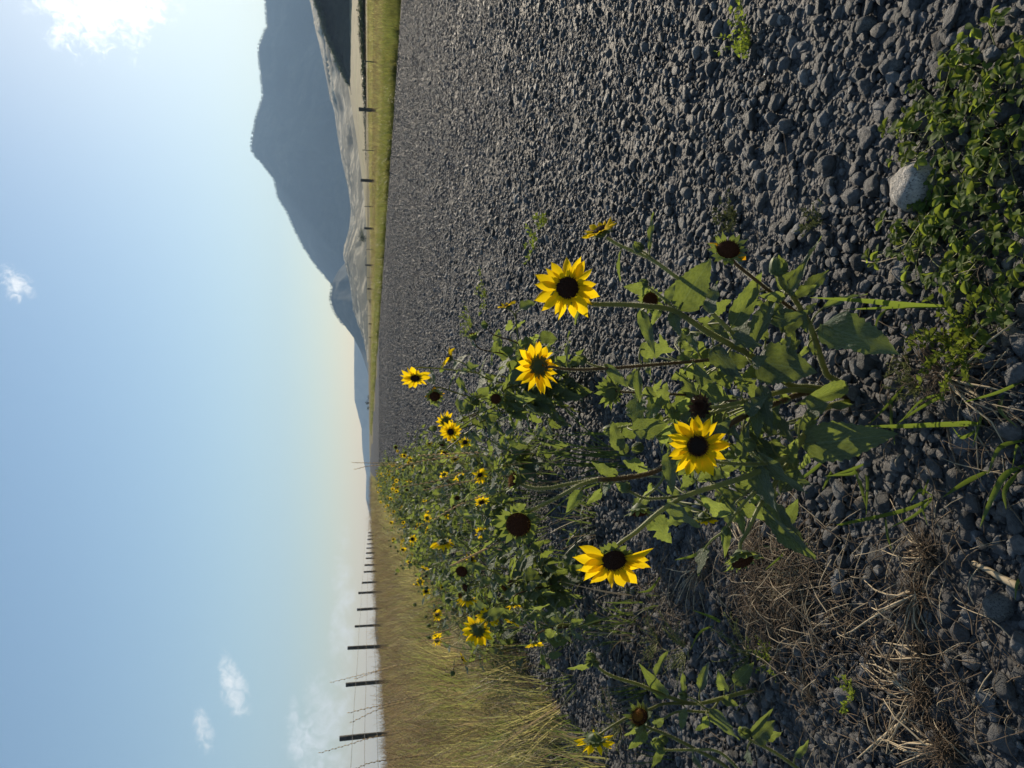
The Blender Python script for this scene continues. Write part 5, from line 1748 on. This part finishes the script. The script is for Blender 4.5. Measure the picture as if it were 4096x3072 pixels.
def weed(px, py, rad, hgt, n, seed, label, mat='weed', name='weed', group='small weeds on the gravel', leaf_l=0.006, cat='weed'):
    """a low weed: fine stems with many tiny leaves, too many to count"""
    r = random.Random(seed)
    c = G(px, py); c.z = ground_z(c.x, c.y)
    root = empty(name, c, label, cat, group)
    st, fo = Soup(), Soup()
    for k in range(n):
        a = r.uniform(0, 6.28); L = rad * r.uniform(0.4, 1.1)
        o = Vector((math.cos(a), math.sin(a), 0))
        pts = [o * L * f + Vector((r.gauss(0, .002), r.gauss(0, .002), hgt * f * (1.3 - 0.4 * f) * r.uniform(0.8, 1.1) + 0.004)) for f in (0, .25, .5, .75, 1)]
        st.tube(pts, [0.0008, 0.0007, 0.0006, 0.0005, 0.0003], 4)
        for _ in range(20):
            f = r.uniform(0.2, 1) * 4; i = min(3, int(f))
            p = pts[i].lerp(pts[i + 1], f - i)
            d = Vector((r.gauss(0, 1), r.gauss(0, 1), r.gauss(0.5, .7))).normalized()
            l = leaf_l * r.uniform(0.6, 1.5)
            s = d.orthogonal().normalized() * l * 0.24
            fo.quad(p, p + d * l * 0.5 + s, p + d * l, p + d * l * 0.5 - s)
    link('stem', st.mesh('stem', [M['stem']]), root)
    tag(link('foliage', fo.mesh('foliage', [M[mat]]), root), kind='stuff')
    return root


WD = [(3870, 1340, 0.075, 0.045, 26, 'bushy fine leaved weed between the clover and the big lower leaf', 'clover', 0.009), (3640, 1460, 0.035, 0.02, 12, 'tiny brownish weed under the big lower leaf', 'weed', 0.004),
      (3680, 1560, 0.045, 0.03, 16, 'fine dry weed right of the large sunflower stem', 'weed', 0.004), (2960, 880, 0.06, 0.04, 12, 'low weed behind the spent head on the open gravel', 'weed', 0.009),
      (3300, 880, 0.04, 0.03, 9, 'tiny green weed on the open gravel by the curled leaf', 'weed', 0.006), (3010, 170, 0.09, 0.05, 14, 'spindly reddish weed at the top right on the gravel', 'clover', 0.009),
      (2200, 880, 0.10, 0.06, 8, 'thin grassy seedling on the gravel above the top bloom', 'clover', 0.014), (2160, 960, 0.10, 0.06, 7, 'thin grassy seedling left of another one on the gravel', 'clover', 0.014),
      (2500, 2900, 0.12, 0.07, 22, 'grey weed in front of the tall dry grass', 'weed', 0.007), (2760, 2600, 0.10, 0.05, 26, 'grey green weed in the shade near the straw', 'weed', 0.005), (2640, 2560, 0.09, 0.05, 24, 'grey weed beyond the straw heap', 'weed', 0.005),
      (3010, 2620, 0.09, 0.05, 22, 'feathery weed beside the lower left sunflower', 'weed', 0.006), (1900, 1290, 0.2, 0.10, 10, 'thin weed on the gravel by the second sunflower', 'clover', 0.016), (1960, 1200, 0.2, 0.08, 8, 'thin weed on the gravel farther right', 'clover', 0.016),
      (3440, 2770, 0.03, 0.03, 8, 'tiny yellow green seedling at the left among pebbles', 'clover', 0.006), (3100, 2640, 0.05, 0.03, 14, 'small green weed at the end of the straw heap', 'clover', 0.005)]
for i, (px, py, rad, h, n, lb, mt_, ll) in enumerate(WD):
    weed(px, py, rad, h, n, 950 + i, lb, mt_, leaf_l=ll)


def grass_tuft(label, blades, mat='grass_low', seed=0, name='grass_tuft', group='green grass tufts among the pebbles', cat='grass'):
    """single blades one can tell apart; each blade: points (px, py, depth) and width in pixels"""
    root = None
    for pts, wpx in blades:
        # a blade starts on the ground and stays above it
        k0 = G(pts[0][0], pts[0][1]).y * 0.995 / pts[0][2]
        pts = [(a, b, min(c * k0, G(a, b).y * (0.995 if i == 0 else 0.975))) for i, (a, b, c) in enumerate(pts)]
        ps = smooth_path([P(*q) for q in pts])
        if root is None:
            root = empty(name, (ps[0].x, ps[0].y, max(0, ground_z(ps[0].x, ps[0].y))), label, cat, group)
        sp = Soup()
        n = len(ps)
        ws = []
        for i in range(n):
            f = i / (n - 1)
            ws.append(0.5 * wpx * 0.72 * pts[0][2] / FPX * (0.55 + 0.9 * min(1, f * 3)) * (1 - f ** 3) + 0.0002)
        # folded blade: two strips meeting at the midrib
        d0 = (ps[-1] - ps[0]).normalized()
        toward = (CAM - ps[0]).normalized()
        side = d0.cross(toward).normalized()
        b = len(sp.v)
        for p, wd in zip(ps, ws):
            dep = -toward * wd * 0.35
            sp.v += [p - side * wd, p + dep, p + side * wd]
        for i in range(n - 1):
            for j in (0, 1):
                a = b + 3 * i + j
                sp.f.append((a, a + 1, a + 4, a + 3)); sp.mi.append(0)
        sp.v = [v - root.location for v in sp.v]
        link('blade', sp.mesh('blade', [M[mat]]), root)
    return root


M['blade'] = mat_leafy('grass_blade', (0.055, 0.09, 0.025), (0.19, 0.26, 0.035), 0.45, 0.4, 0.4, rnd=0.2)
grass_tuft('broad bright grass blade standing right of the large sunflower', [
    ([(3790, 1225, 0.86), (3620, 1220, 0.845), (3480, 1205, 0.83), (3240, 1190, 0.82)], 26), ([(3780, 1225, 0.86), (3640, 1226, 0.85), (3520, 1232, 0.84), (3368, 1238, 0.83)], 12),
    ([(3560, 1225, 0.84), (3510, 1280, 0.83), (3495, 1390, 0.83)], 10), ([(3800, 1205, 0.86), (3770, 1160, 0.85), (3745, 1100, 0.85)], 18), ([(3900, 1230, 0.84), (3960, 1150, 0.83), (3900, 1160, 0.83)], 14)], 'blade')
grass_tuft('upright grass tuft below the two big lower leaves', [
    ([(3945, 1700, 0.86), (3800, 1697, 0.85), (3600, 1705, 0.83), (3460, 1704, 0.82)], 22), ([(3930, 1705, 0.86), (3850, 1750, 0.85), (3810, 1710, 0.85)], 16), ([(3940, 1700, 0.86), (3870, 1690, 0.84), (3800, 1690, 0.83)], 14),
    ([(3950, 1705, 0.86), (3930, 1660, 0.85), (3890, 1790, 0.84)], 14), ([(3800, 1570, 0.88), (3700, 1620, 0.87), (3580, 1700, 0.86)], 14), ([(3795, 1570, 0.88), (3690, 1600, 0.87), (3600, 1690, 0.86)], 10),
    ([(3620, 1540, 0.9), (3560, 1610, 0.89), (3470, 1705, 0.88)], 12), ([(3570, 1600, 0.9), (3565, 1680, 0.89), (3580, 1780, 0.89)], 12)], 'blade')
grass_tuft('drooping grass tuft in the shade behind the lower leaf', [
    ([(3380, 1840, 0.95), (3420, 1890, 0.93), (3300, 1905, 0.92)], 18), ([(3410, 1840, 0.95), (3440, 1930, 0.93), (3465, 2030, 0.93)], 16), ([(3460, 1830, 0.95), (3470, 1920, 0.93), (3465, 2060, 0.92)], 14),
    ([(3340, 1860, 0.95), (3310, 1920, 0.94), (3290, 1960, 0.94)], 12), ([(3310, 1830, 0.97), (3240, 1890, 0.96), (3180, 1930, 0.95)], 14), ([(3470, 1850, 0.95), (3400, 1880, 0.93), (3330, 1900, 0.93)], 12)], 'blade')
grass_tuft('low grass lying over pebbles left of the tufts', [
    ([(3740, 1985, 0.88), (3620, 2040, 0.87), (3400, 2090, 0.87), (3345, 2100, 0.87)], 16), ([(3740, 1985, 0.88), (3660, 2060, 0.87), (3560, 2110, 0.87)], 12), ([(3735, 1985, 0.88), (3680, 1960, 0.87), (3640, 2010, 0.86)], 12),
    ([(3740, 1990, 0.88), (3690, 2020, 0.87), (3710, 2100, 0.86)], 11), ([(3540, 2060, 0.9), (3550, 2140, 0.9), (3570, 2210, 0.9)], 9), ([(3720, 1900, 0.88), (3690, 1980, 0.87), (3680, 1930, 0.86)], 10)], 'blade')
grass_tuft('broad grass blades at the bottom edge of the picture', [
    ([(4100, 1860, 0.78), (4020, 1900, 0.77), (3960, 2010, 0.76), (3920, 2110, 0.76)], 26), ([(4080, 1880, 0.78), (4020, 1960, 0.77), (4025, 2040, 0.77)], 20), ([(4100, 1760, 0.78), (4000, 1790, 0.77), (3950, 1900, 0.77)], 20),
    ([(3960, 1880, 0.8), (3860, 1930, 0.79), (3770, 1990, 0.79)], 20), ([(4100, 1520, 0.79), (3990, 1570, 0.79), (3850, 1610, 0.79)], 14), ([(4020, 1560, 0.79), (4000, 1640, 0.78), (4070, 1710, 0.78)], 18),
    ([(4096, 1840, 0.78), (4070, 1780, 0.77), (4050, 1870, 0.77)], 14), ([(4110, 2300, 0.76), (4070, 2330, 0.76), (4060, 2400, 0.76)], 14)], 'blade')
grass_tuft('grass blades by the straw heap in shade', [
    ([(3160, 2190, 0.95), (3120, 2230, 0.94), (3060, 2280, 0.94)], 10), ([(3000, 2180, 0.97), (3080, 2190, 0.96), (3150, 2210, 0.95)], 10), ([(2860, 2500, 1.1), (2800, 2530, 1.09), (2760, 2600, 1.08)], 10),
    ([(2640, 2310, 1.2), (2600, 2360, 1.19), (2550, 2370, 1.19)], 12), ([(2900, 2500, 1.1), (2850, 2470, 1.09), (2770, 2440, 1.09)], 12), ([(2840, 2170, 0.96), (2780, 2220, 0.95), (2700, 2240, 0.95)], 14)], 'blade')


# ------------------------------------------------------------------ straw
def straw_bits(name, spots, seed, mats):
    """loose dry stems scattered over the pebbles, uncountable"""
    r = random.Random(seed); sp = Soup()
    for (px, py, sx, sy, n, l0, l1, dirn, spread) in spots:
        for _ in range(n):
            g = G(r.gauss(px, sx), r.gauss(py, sy))
            z = ground_z(g.x, g.y) + r.uniform(0.004, 0.018)
            L = r.uniform(l0, l1)
            a = dirn + r.gauss(0, spread)
            d = Vector((math.cos(a), math.sin(a), r.gauss(0, .12)))
            pts = []
            q = Vector((g.x, g.y, z)) - d * L * 0.5
            k = r.gauss(0, 0.35)
            hump = 0.012 * abs(r.gauss(0, 1))
            for i in range(6):
                p = q.copy()
                p.z = max(p.z + hump * math.sin(math.pi * i / 5), ground_z(p.x, p.y) + 0.003)
                pts.append(p)
                d.rotate(Matrix.Rotation(k * 0.3 + r.gauss(0, 0.16), 3, 'Z'))
                q = q + d * (L / 5)
            rad = r.uniform(0.00030, 0.0009)
            sp.tube(pts, [rad, rad, rad, rad * 0.9, rad * 0.8, rad * 0.5], 4, 0 if r.random() < 0.8 else 1, cap=False)
    o = link(name, sp.mesh(name, mats))
    return tag(o, kind='stuff')


M['straw_old'] = mat_simple('old_straw', (0.135, 0.10, 0.068), 0.85, 0.15, 0.4, 40.0)
M['straw_pale'] = mat_simple('pale_straw', (0.36, 0.29, 0.19), 0.7, 0.3, 0.3, 40.0)
straw_bits('scattered_straw', [
    (3120, 2360, 110, 130, 700, 0.05, 0.18, 2.2, 0.7), (3330, 2450, 170, 170, 150, 0.03, 0.12, 2.0, 0.8), (3600, 2600, 240, 220, 130, 0.02, 0.10, 1.4, 1.2), (3800, 2250, 180, 180, 70, 0.02, 0.09, 1.0, 1.3),
    (2640, 2420, 90, 120, 130, 0.05, 0.2, 2.4, 0.5), (3900, 2800, 160, 150, 70, 0.02, 0.10, 1.2, 1.0), (3400, 1700, 200, 150, 60, 0.02, 0.08, 1.6, 1.4), (3950, 1650, 90, 130, 50, 0.03, 0.1, 1.2, 1.0),
    (2900, 900, 350, 450, 26, 0.02, 0.07, 0.6, 1.6), (3800, 1200, 150, 300, 24, 0.02, 0.07, 0.6, 1.6), (2500, 2600, 140, 160, 120, 0.05, 0.2, 2.4, 0.7), (3250, 2900, 220, 130, 90, 0.03, 0.1, 1.8, 1.0)],
    3, [M['straw_old'], M['straw_pale']])


def straw_tuft(px, py, seed, label, n=26, L=0.05, aim=None, roots=30, thick=0.0012, fan=1.0):
    L, thick, n, roots = L * 1.3, thick * 0.9, int(n * 1.7), int(roots * 3.6)
    """a pulled-up tuft of dead grass: pale stems and a tangle of fine roots"""
    r = random.Random(seed)
    c = G(px, py); c.z = ground_z(c.x, c.y) + 0.008
    root = empty('dry_grass_tuft', c, label, 'dry grass', 'dead grass tufts among the pebbles')
    aim = aim if aim is not None else r.uniform(0, 6.28)
    for half in range(2):
        sp = Soup()
        for _ in range(n // 2):
            a = aim + r.gauss(0, 0.45 * fan)
            ln = L * r.uniform(0.5, 1.4)
            d = Vector((math.cos(a), math.sin(a), r.uniform(0.0, 0.55)))
            pts = []
            o = Vector((r.gauss(0, .006), r.gauss(0, .006), r.uniform(0, .006)))
            k = Vector((r.gauss(0, .5), r.gauss(0, .5), -0.5))
            for i in range(5):
                f = i / 4
                p = o + d * ln * f + k * ln * f * f * 0.8 + Vector((r.gauss(0, 1), r.gauss(0, 1), 0)) * ln * 0.035 * f
                p.z = max(p.z, -0.006)
                pts.append(p)
            rad = thick * r.uniform(0.5, 1.3)
            sp.tube(pts, [rad, rad, rad * .9, rad * .8, rad * .4], 5, r.choice((0, 0, 1)))
        link('straw', sp.mesh('straw', [M['straw_pale'], M['straw_old']]), root)
    sp = Soup()
    for _ in range(roots):
        a = aim + math.pi + r.gauss(0, 1.1)
        ln = L * r.uniform(0.25, 0.75)
        d = Vector((math.cos(a), math.sin(a), r.uniform(-0.1, 0.8)))
        pts = [Vector((0, 0, 0.004))]
        for i in range(6):
            d = (d + Vector((r.gauss(0, .35), r.gauss(0, .35), r.gauss(-0.05, .3)))).normalized()
            q = pts[-1] + d * ln / 6
            q.z = max(q.z, -0.006)
            pts.append(q)
        sp.tube(pts, [0.00045] * 6 + [0.0002], 3)
    tag(link('roots', sp.mesh('roots', [M['straw_old']]), root), kind='stuff')
    return root


TU = [(3728, 2214, 'brown root tangle of dead grass nearest the green grass blades', 20, 0.05, 2.2, 46, 0.0011), (3690, 2375, 'dead grass tuft with pale bent stems in the lower left', 26, 0.075, 2.6, 22, 0.0014),
      (3715, 2628, 'small sunlit root ball of dead grass', 16, 0.05, 2.4, 30, 0.0012), (3705, 2774, 'bright sunlit dead grass tuft with frayed stems', 30, 0.055, 1.9, 40, 0.0014),
      (3810, 2990, 'dark root mass of dead grass in the lower left corner', 22, 0.06, 2.2, 60, 0.0012), (3800, 1492, 'dead grass root crown with stems fanned towards the bottom edge', 22, 0.10, -1.9, 26, 0.0016),
      (3050, 2200, 'dried weed root at the foot of the straw heap', 18, 0.07, 1.2, 30, 0.0015), (2830, 2260, 'dry brown tangle behind the straw heap', 20, 0.09, 2.4, 30, 0.0011), (3260, 2780, 'tiny dry root star among shaded pebbles', 10, 0.025, 0.5, 16, 0.0008)]
for i, (px, py, lb, n, L, aim, rt, th) in enumerate(TU):
    straw_tuft(px, py, 700 + i, lb, n, L, aim, rt, th)


def straw_stem(label, pts, r0, r1, mat='straw_pale'):
    ps = smooth_path([P(*q) if len(q) == 3 else G(*q) + Vector((0, 0, 0.012)) for q in pts])
    o = empty('dry_stalk', (ps[0].x, ps[0].y, ps[0].z), label, 'dry stalk', 'single dry stalks on the ground')
    sp = Soup()
    n = len(ps)
    sp.tube([p - o.location for p in ps], [r0 + (r1 - r0) * i / (n - 1) for i in range(n)], 6)
    link('stalk', sp.mesh('stalk', [M[mat]]), o)
    return o


straw_stem('thick pale stalk lying towards the lower left corner', [(3660, 2875), (3600, 2915), (3530, 2970), (3458, 3030)], 0.0036, 0.0012)
straw_stem('thick weathered stalk at the bottom edge by the big stone', [(4110, 2345), (4040, 2310), (3980, 2275), (3925, 2250)], 0.0050, 0.0030)
straw_stem('thin pale stalk curving over the straw heap', [(3250, 2462), (3120, 2460), (3060, 2475), (3030, 2560), (3050, 2600), (3110, 2612), (3195, 2580)], 0.0010, 0.0008)
straw_stem('hair thin curved grass stem on the open gravel', [(3476, 1044), (3530, 1052), (3600, 1035), (3710, 1000)], 0.0011, 0.0005)
straw_stem('dry grass stem arched over stones at the lower right', [(3990, 350), (3930, 290), (3850, 255), (3770, 260)], 0.0016, 0.0008)
straw_stem('thin brown stem lying along the open gravel', [(3205, 800), (3180, 700), (3170, 600), (3155, 510)], 0.0009, 0.0006, 'straw_old')
straw_stem('long thin stem lying below the lower tufts', [(4090, 2080), (4060, 1980), (4050, 1880), (4030, 1700)], 0.0009, 0.0006)
straw_stem('pale bent stem crossing the shaded pebbles', [(3850, 2950), (3700, 2880), (3560, 2980), (3480, 2850)], 0.0012, 0.0007, 'straw_old')


def blossom_spray():
    r = random.Random(3)
    c = G(3170, 2310); c.z = ground_z(c.x, c.y)
    root = empty('dried_flower_spray', c, 'cream dried blossom spray lying on the straw heap', 'dry flowers')
    st, bl = Soup(), Soup()
    for k in range(7):
        s = P(3270 - 10 * k, 2260 + 18 * k, G(3270 - 10 * k, 2260).y * 0.975) - c
        ex = 3090 + r.uniform(-20, 40)
        e = P(ex, 2260 + 20 * k + r.uniform(-15, 15), G(ex, 2260).y * 0.965) - c
        st.tube([s, s.lerp(e, 0.5) + Vector((0, 0, .006)), e], [0.0007, 0.0006, 0.0004], 4)
        for _ in range(34):
            p = s.lerp(e, r.uniform(0.15, 1)) + Vector((r.gauss(0, .004), r.gauss(0, .004), r.gauss(0.004, .003)))
            for q in range(3):
                d = Vector((r.gauss(0, 1), r.gauss(0, 1), r.gauss(0, 1))).normalized() * 0.0022
                s2 = d.orthogonal().normalized() * 0.0011
                bl.quad(p - d, p + s2, p + d, p - s2)
    link('stem', st.mesh('stem', [M['straw_old']]), root)
    tag(link('blossoms', bl.mesh('blossoms', [M['cream']]), root), kind='stuff')


blossom_spray()


# ------------------------------------------------------------------ rocks one can tell apart
def rock_mat(name, col, var=0.3):
    mt = bpy.data.materials.new(name); nt = nodes_of(mt)
    tc = N(nt, 'ShaderNodeTexCoord')
    n1 = N(nt, 'ShaderNodeTexNoise', i_Scale=3.0, i_Detail=10.0, i_Roughness=0.7)
    n2 = N(nt, 'ShaderNodeTexVoronoi', i_Scale=22.0)
    for n in (n1, n2): LK(nt, tc.outputs['Object'], n.inputs['Vector'])
    lo = tuple(c * (1 - var) for c in col); hi = tuple(c * (1 + var) for c in col)
    c = ramp(nt, n1.outputs['Fac'], [(0.35, lo), (0.65, hi)])
    bw = N(nt, 'ShaderNodeRGBToBW'); LK(nt, n2.outputs['Color'], bw.inputs[0])
    sp_ = ramp(nt, bw.outputs[0], [(0.15, (0.45, 0.45, 0.45)), (0.35, (1, 1, 1)), (0.9, (1.15, 1.15, 1.15))])
    c = mix_c(nt, 1.0, c, sp_, 'MULTIPLY')
    b = N(nt, 'ShaderNodeBsdfPrincipled', i_Roughness=0.8)
    b.inputs['Specular IOR Level'].default_value = 0.2
    LK(nt, c, b.inputs['Base Color'])
    bp = N(nt, 'ShaderNodeBump', i_Strength=0.7, i_Distance=0.10)
    LK(nt, n1.outputs['Fac'], bp.inputs['Height']); LK(nt, bp.outputs[0], b.inputs['Normal'])
    o = N(nt, 'ShaderNodeOutputMaterial'); LK(nt, b.outputs[0], o.inputs['Surface'])
    return mt


RM = {'pale': rock_mat('pale_rock', (0.50, 0.47, 0.43)), 'grey': rock_mat('grey_rock', (0.17, 0.17, 0.165)), 'dark': rock_mat('dark_rock', (0.075, 0.075, 0.075)), 'tan': rock_mat('tan_rock', (0.24, 0.21, 0.175))}


def rock(px, py, rpx, mat, seed, label, flat=0.75):
    c = G(px, py)
    r = rpx * (c - CAM).length / FPX
    c.z = ground_z(c.x, c.y) + r * flat * 0.35
    if rpx > 80:                     # the boulder is rounded, without flat faces
        bm = bmesh.new()
        bmesh.ops.create_icosphere(bm, subdivisions=4, radius=1.0)
        for v in bm.verts:
            v.co *= 1 + 0.22 * mnoise.noise(v.co * 0.9 + Vector((3, 1, 7))) + 0.06 * mnoise.noise(v.co * 3.1) + 0.02 * mnoise.noise(v.co * 9)
            v.co.z *= 0.6
        me = bpy.data.meshes.new('rock')
        bm.to_mesh(me); bm.free()
        me.polygons.foreach_set('use_smooth', [True] * len(me.polygons))
    else:
        me = stone_mesh(seed, 3).copy()
    me.materials.clear(); me.materials.append(RM[mat])
    o = link('rock', me)
    o.location = c
    o.rotation_euler = (0, 0, seed * 1.7)
    o.scale = (r, r, r * flat / 0.6)
    return tag(o, label, 'rock', 'larger stones among the gravel')


for i, (px, py, rp, mt_, lb) in enumerate([
        (3700, 745, 84, 'pale', 'big pale boulder half covered by clover'), (4020, 2425, 62, 'grey', 'large smooth stone by the thick stalk at the bottom edge'), (3957, 1245, 46, 'dark', 'dark pitted stone under the fine leaved weed'),
        (4050, 1335, 44, 'tan', 'tan rounded stone near the bottom edge'), (3580, 1540, 40, 'grey', 'pair sized grey stone below the big lower leaf'), (3590, 1110, 34, 'tan', 'tan stone near the arched curled leaf'),
        (3480, 100, 44, 'grey', 'angular grey stone at the top right on the gravel'), (3770, 170, 40, 'tan', 'tan stone at the lower right corner above the clover'), (3860, 180, 38, 'pale', 'pale egg shaped stone beside the tan corner stone'),
        (3455, 1050, 36, 'dark', 'dark square stone at the end of the thin curved stem'), (3590, 265, 36, 'grey', 'flat grey stone on the open gravel at right'), (3770, 585, 24, 'pale', 'small white pebble above the pale boulder'),
        (3330, 730, 40, 'grey', 'speckled grey stone on the open gravel'), (3130, 80, 24, 'pale', 'small white stone at the top edge by the spindly weed'), (3460, 2010, 36, 'tan', 'sunlit tan stone left of the drooping grass'),
        (3500, 2060, 30, 'dark', 'dark stone beside the sunlit tan one'), (1882, 1010, 16, 'dark', 'lone dark stone on the far gravel'), (1945, 1128, 18, 'dark', 'second lone dark stone on the far gravel'),
        (3700, 2910, 34, 'grey', 'round grey stone beside the sunlit straw'), (4060, 2930, 42, 'grey', 'large grey stone in the lower left corner')]):
    rock(px, py, rp, mt_, 200 + i, lb, 0.9 if rp > 80 else 0.75)


# ------------------------------------------------------------------ tall seeding grass stems that stand out singly
def grass_stalk(pts, label, group, head=0.30, rad=0.0012, blen=0.016, spik=26, mat='grass_seed'):
    ps = smooth_path([P(*q) for q in pts])
    b = ps[0]
    root = empty('grass_stalk', b, label, 'grass stalk', group)
    sp = Soup()
    n = len(ps)
    sp.tube([p - b for p in ps], [rad * (1 - 0.6 * i / (n - 1)) for i in range(n)], 5)
    link('stem', sp.mesh('stem', [M[mat]]), root)
    sd = Soup()
    cum = [0]
    for i in range(n - 1): cum.append(cum[-1] + (ps[i + 1] - ps[i]).length)
    for k in range(spik):
        s = cum[-1] * (1 - head + head * (k + 0.5) / spik)
        i = max(0, min(n - 2, int(np.searchsorted(cum, s)) - 1))
        p = ps[i].lerp(ps[i + 1], (s - cum[i]) / (cum[i + 1] - cum[i]))
        d = (ps[i + 1] - ps[i]).normalized()
        side = d.cross((CAM - p).normalized()).normalized() * (1 if k % 2 else -1)
        tip = p + (d + side * 0.16) * blen * (1.25 - 0.45 * k / spik)
        nr = d.cross(side) * blen * 0.16
        mid = p.lerp(tip, 0.45) + side * blen * 0.06
        for sg in (-1, 1):
            sd.quad(p - b, mid - b + nr * sg + side * blen * .1, tip - b, mid - b + nr * sg * 0.3 - side * blen * .12)
    tag(link('seed_head', sd.mesh('seed_head', [M[mat]]), root), kind=None)
    return root


GA, GB = 'seeding grass stalks against the sky at left', 'seeding grass stalks among the sunflowers'
for i, (pts, lb, g) in enumerate([
    ([(2300, 2830, 3.0), (1800, 2900, 2.95), (1513, 2945, 2.9), (1390, 2980, 2.88), (1278, 3012, 2.86)], 'grass stalk rising highest above the nearest fence post at left', GA),
    ([(2400, 2600, 2.8), (1999, 2694, 2.75), (1579, 2808, 2.7), (1460, 2835, 2.68), (1394, 2852, 2.67)], 'grass stalk leaning between the two nearest fence posts', GA),
    ([(2350, 2680, 2.9), (1900, 2770, 2.85), (1570, 2820, 2.8), (1404, 2890, 2.78)], 'grass stalk bent lower beside the leaning one', GA),
    ([(2200, 2560, 3.6), (1800, 2610, 3.55), (1541, 2675, 3.5), (1323, 2730, 3.45)], 'slender grass stalk crossing the second fence post', GA),
    ([(2200, 2580, 3.6), (1800, 2630, 3.55), (1560, 2672, 3.5), (1420, 2716, 3.45)], 'shorter grass stalk beside the slender one', GA),
    ([(2300, 2960, 2.8), (1800, 3010, 2.75), (1513, 3045, 2.7), (1425, 3074, 2.7)], 'grass stalk at the left edge of the picture', GA),
    ([(2100, 2440, 3.2), (1900, 2490, 3.15), (1790, 2520, 3.1), (1672, 2550, 3.1)], 'pair of curved seed stalks in front of the dry grass, upper one', GA),
    ([(2120, 2500, 3.2), (1900, 2535, 3.15), (1740, 2560, 3.1), (1690, 2562, 3.1)], 'pair of curved seed stalks in front of the dry grass, lower one', GA),
    ([(2480, 1800, 2.0), (2100, 1815, 2.0), (1800, 1830, 1.98), (1640, 1855, 1.96), (1568, 1887, 1.95)], 'straight grass stalk in front of the row, seed head bent left', GB),
    ([(2480, 1840, 2.0), (2150, 1850, 2.0), (1880, 1880, 1.98), (1740, 1925, 1.96), (1574, 1950, 1.95)], 'grass stalk crossing the brown spent head', GB),
    ([(2480, 1790, 2.0), (2100, 1800, 2.0), (1880, 1812, 1.98), (1680, 1822, 1.96)], 'shorter straight grass stalk nearest the road', GB),
    ([(2450, 1900, 1.95), (2100, 1940, 1.93), (1900, 1995, 1.9), (1800, 2040, 1.9), (1742, 2076, 1.9)], 'pale braided seed stalk over the leaves', GB),
    ([(2400, 1870, 2.0), (2050, 1900, 1.98), (1850, 1930, 1.96), (1700, 1960, 1.95)], 'grass stalk arching left of the spent head', GB),
    ([(2300, 2060, 1.9), (2100, 2140, 1.88), (1980, 2180, 1.87), (1810, 2260, 1.86)], 'seeding stalk crossing left of the large spent head', GB),
    ([(2000, 1850, 4.0), (1700, 1852, 3.95), (1500, 1852, 3.9), (1410, 1850, 3.9)], 'thin stalk standing above the far road end', GB),
    ([(2000, 1855, 4.0), (1700, 1858, 3.95), (1500, 1862, 3.9), (1418, 1877, 3.9)], 'second thin stalk above the far road end', GB)]):
    grass_stalk(pts, lb, g, rad=0.0009 if pts[0][2] < 2.5 else 0.0011, blen=0.012 if pts[0][2] < 2.5 else 0.014)
# green blades of the clump they grow from
r_ = random.Random(9)
bl_ = []
for k in range(26):
    py0 = r_.gauss(1850, 50); Y0 = r_.uniform(1.75, 2.05)
    px1 = r_.uniform(2020, 2350); dy = r_.gauss(0, 90)
    bl_.append(([(2510 + r_.uniform(-40, 40), py0, Y0), ((2500 + px1) / 2, py0 + dy * 0.4, Y0), (px1, py0 + dy, Y0 - 0.03)], r_.uniform(4, 9)))
grass_tuft('dense blue green grass clump between the large sunflower and the row behind', bl_, 'grass_low')
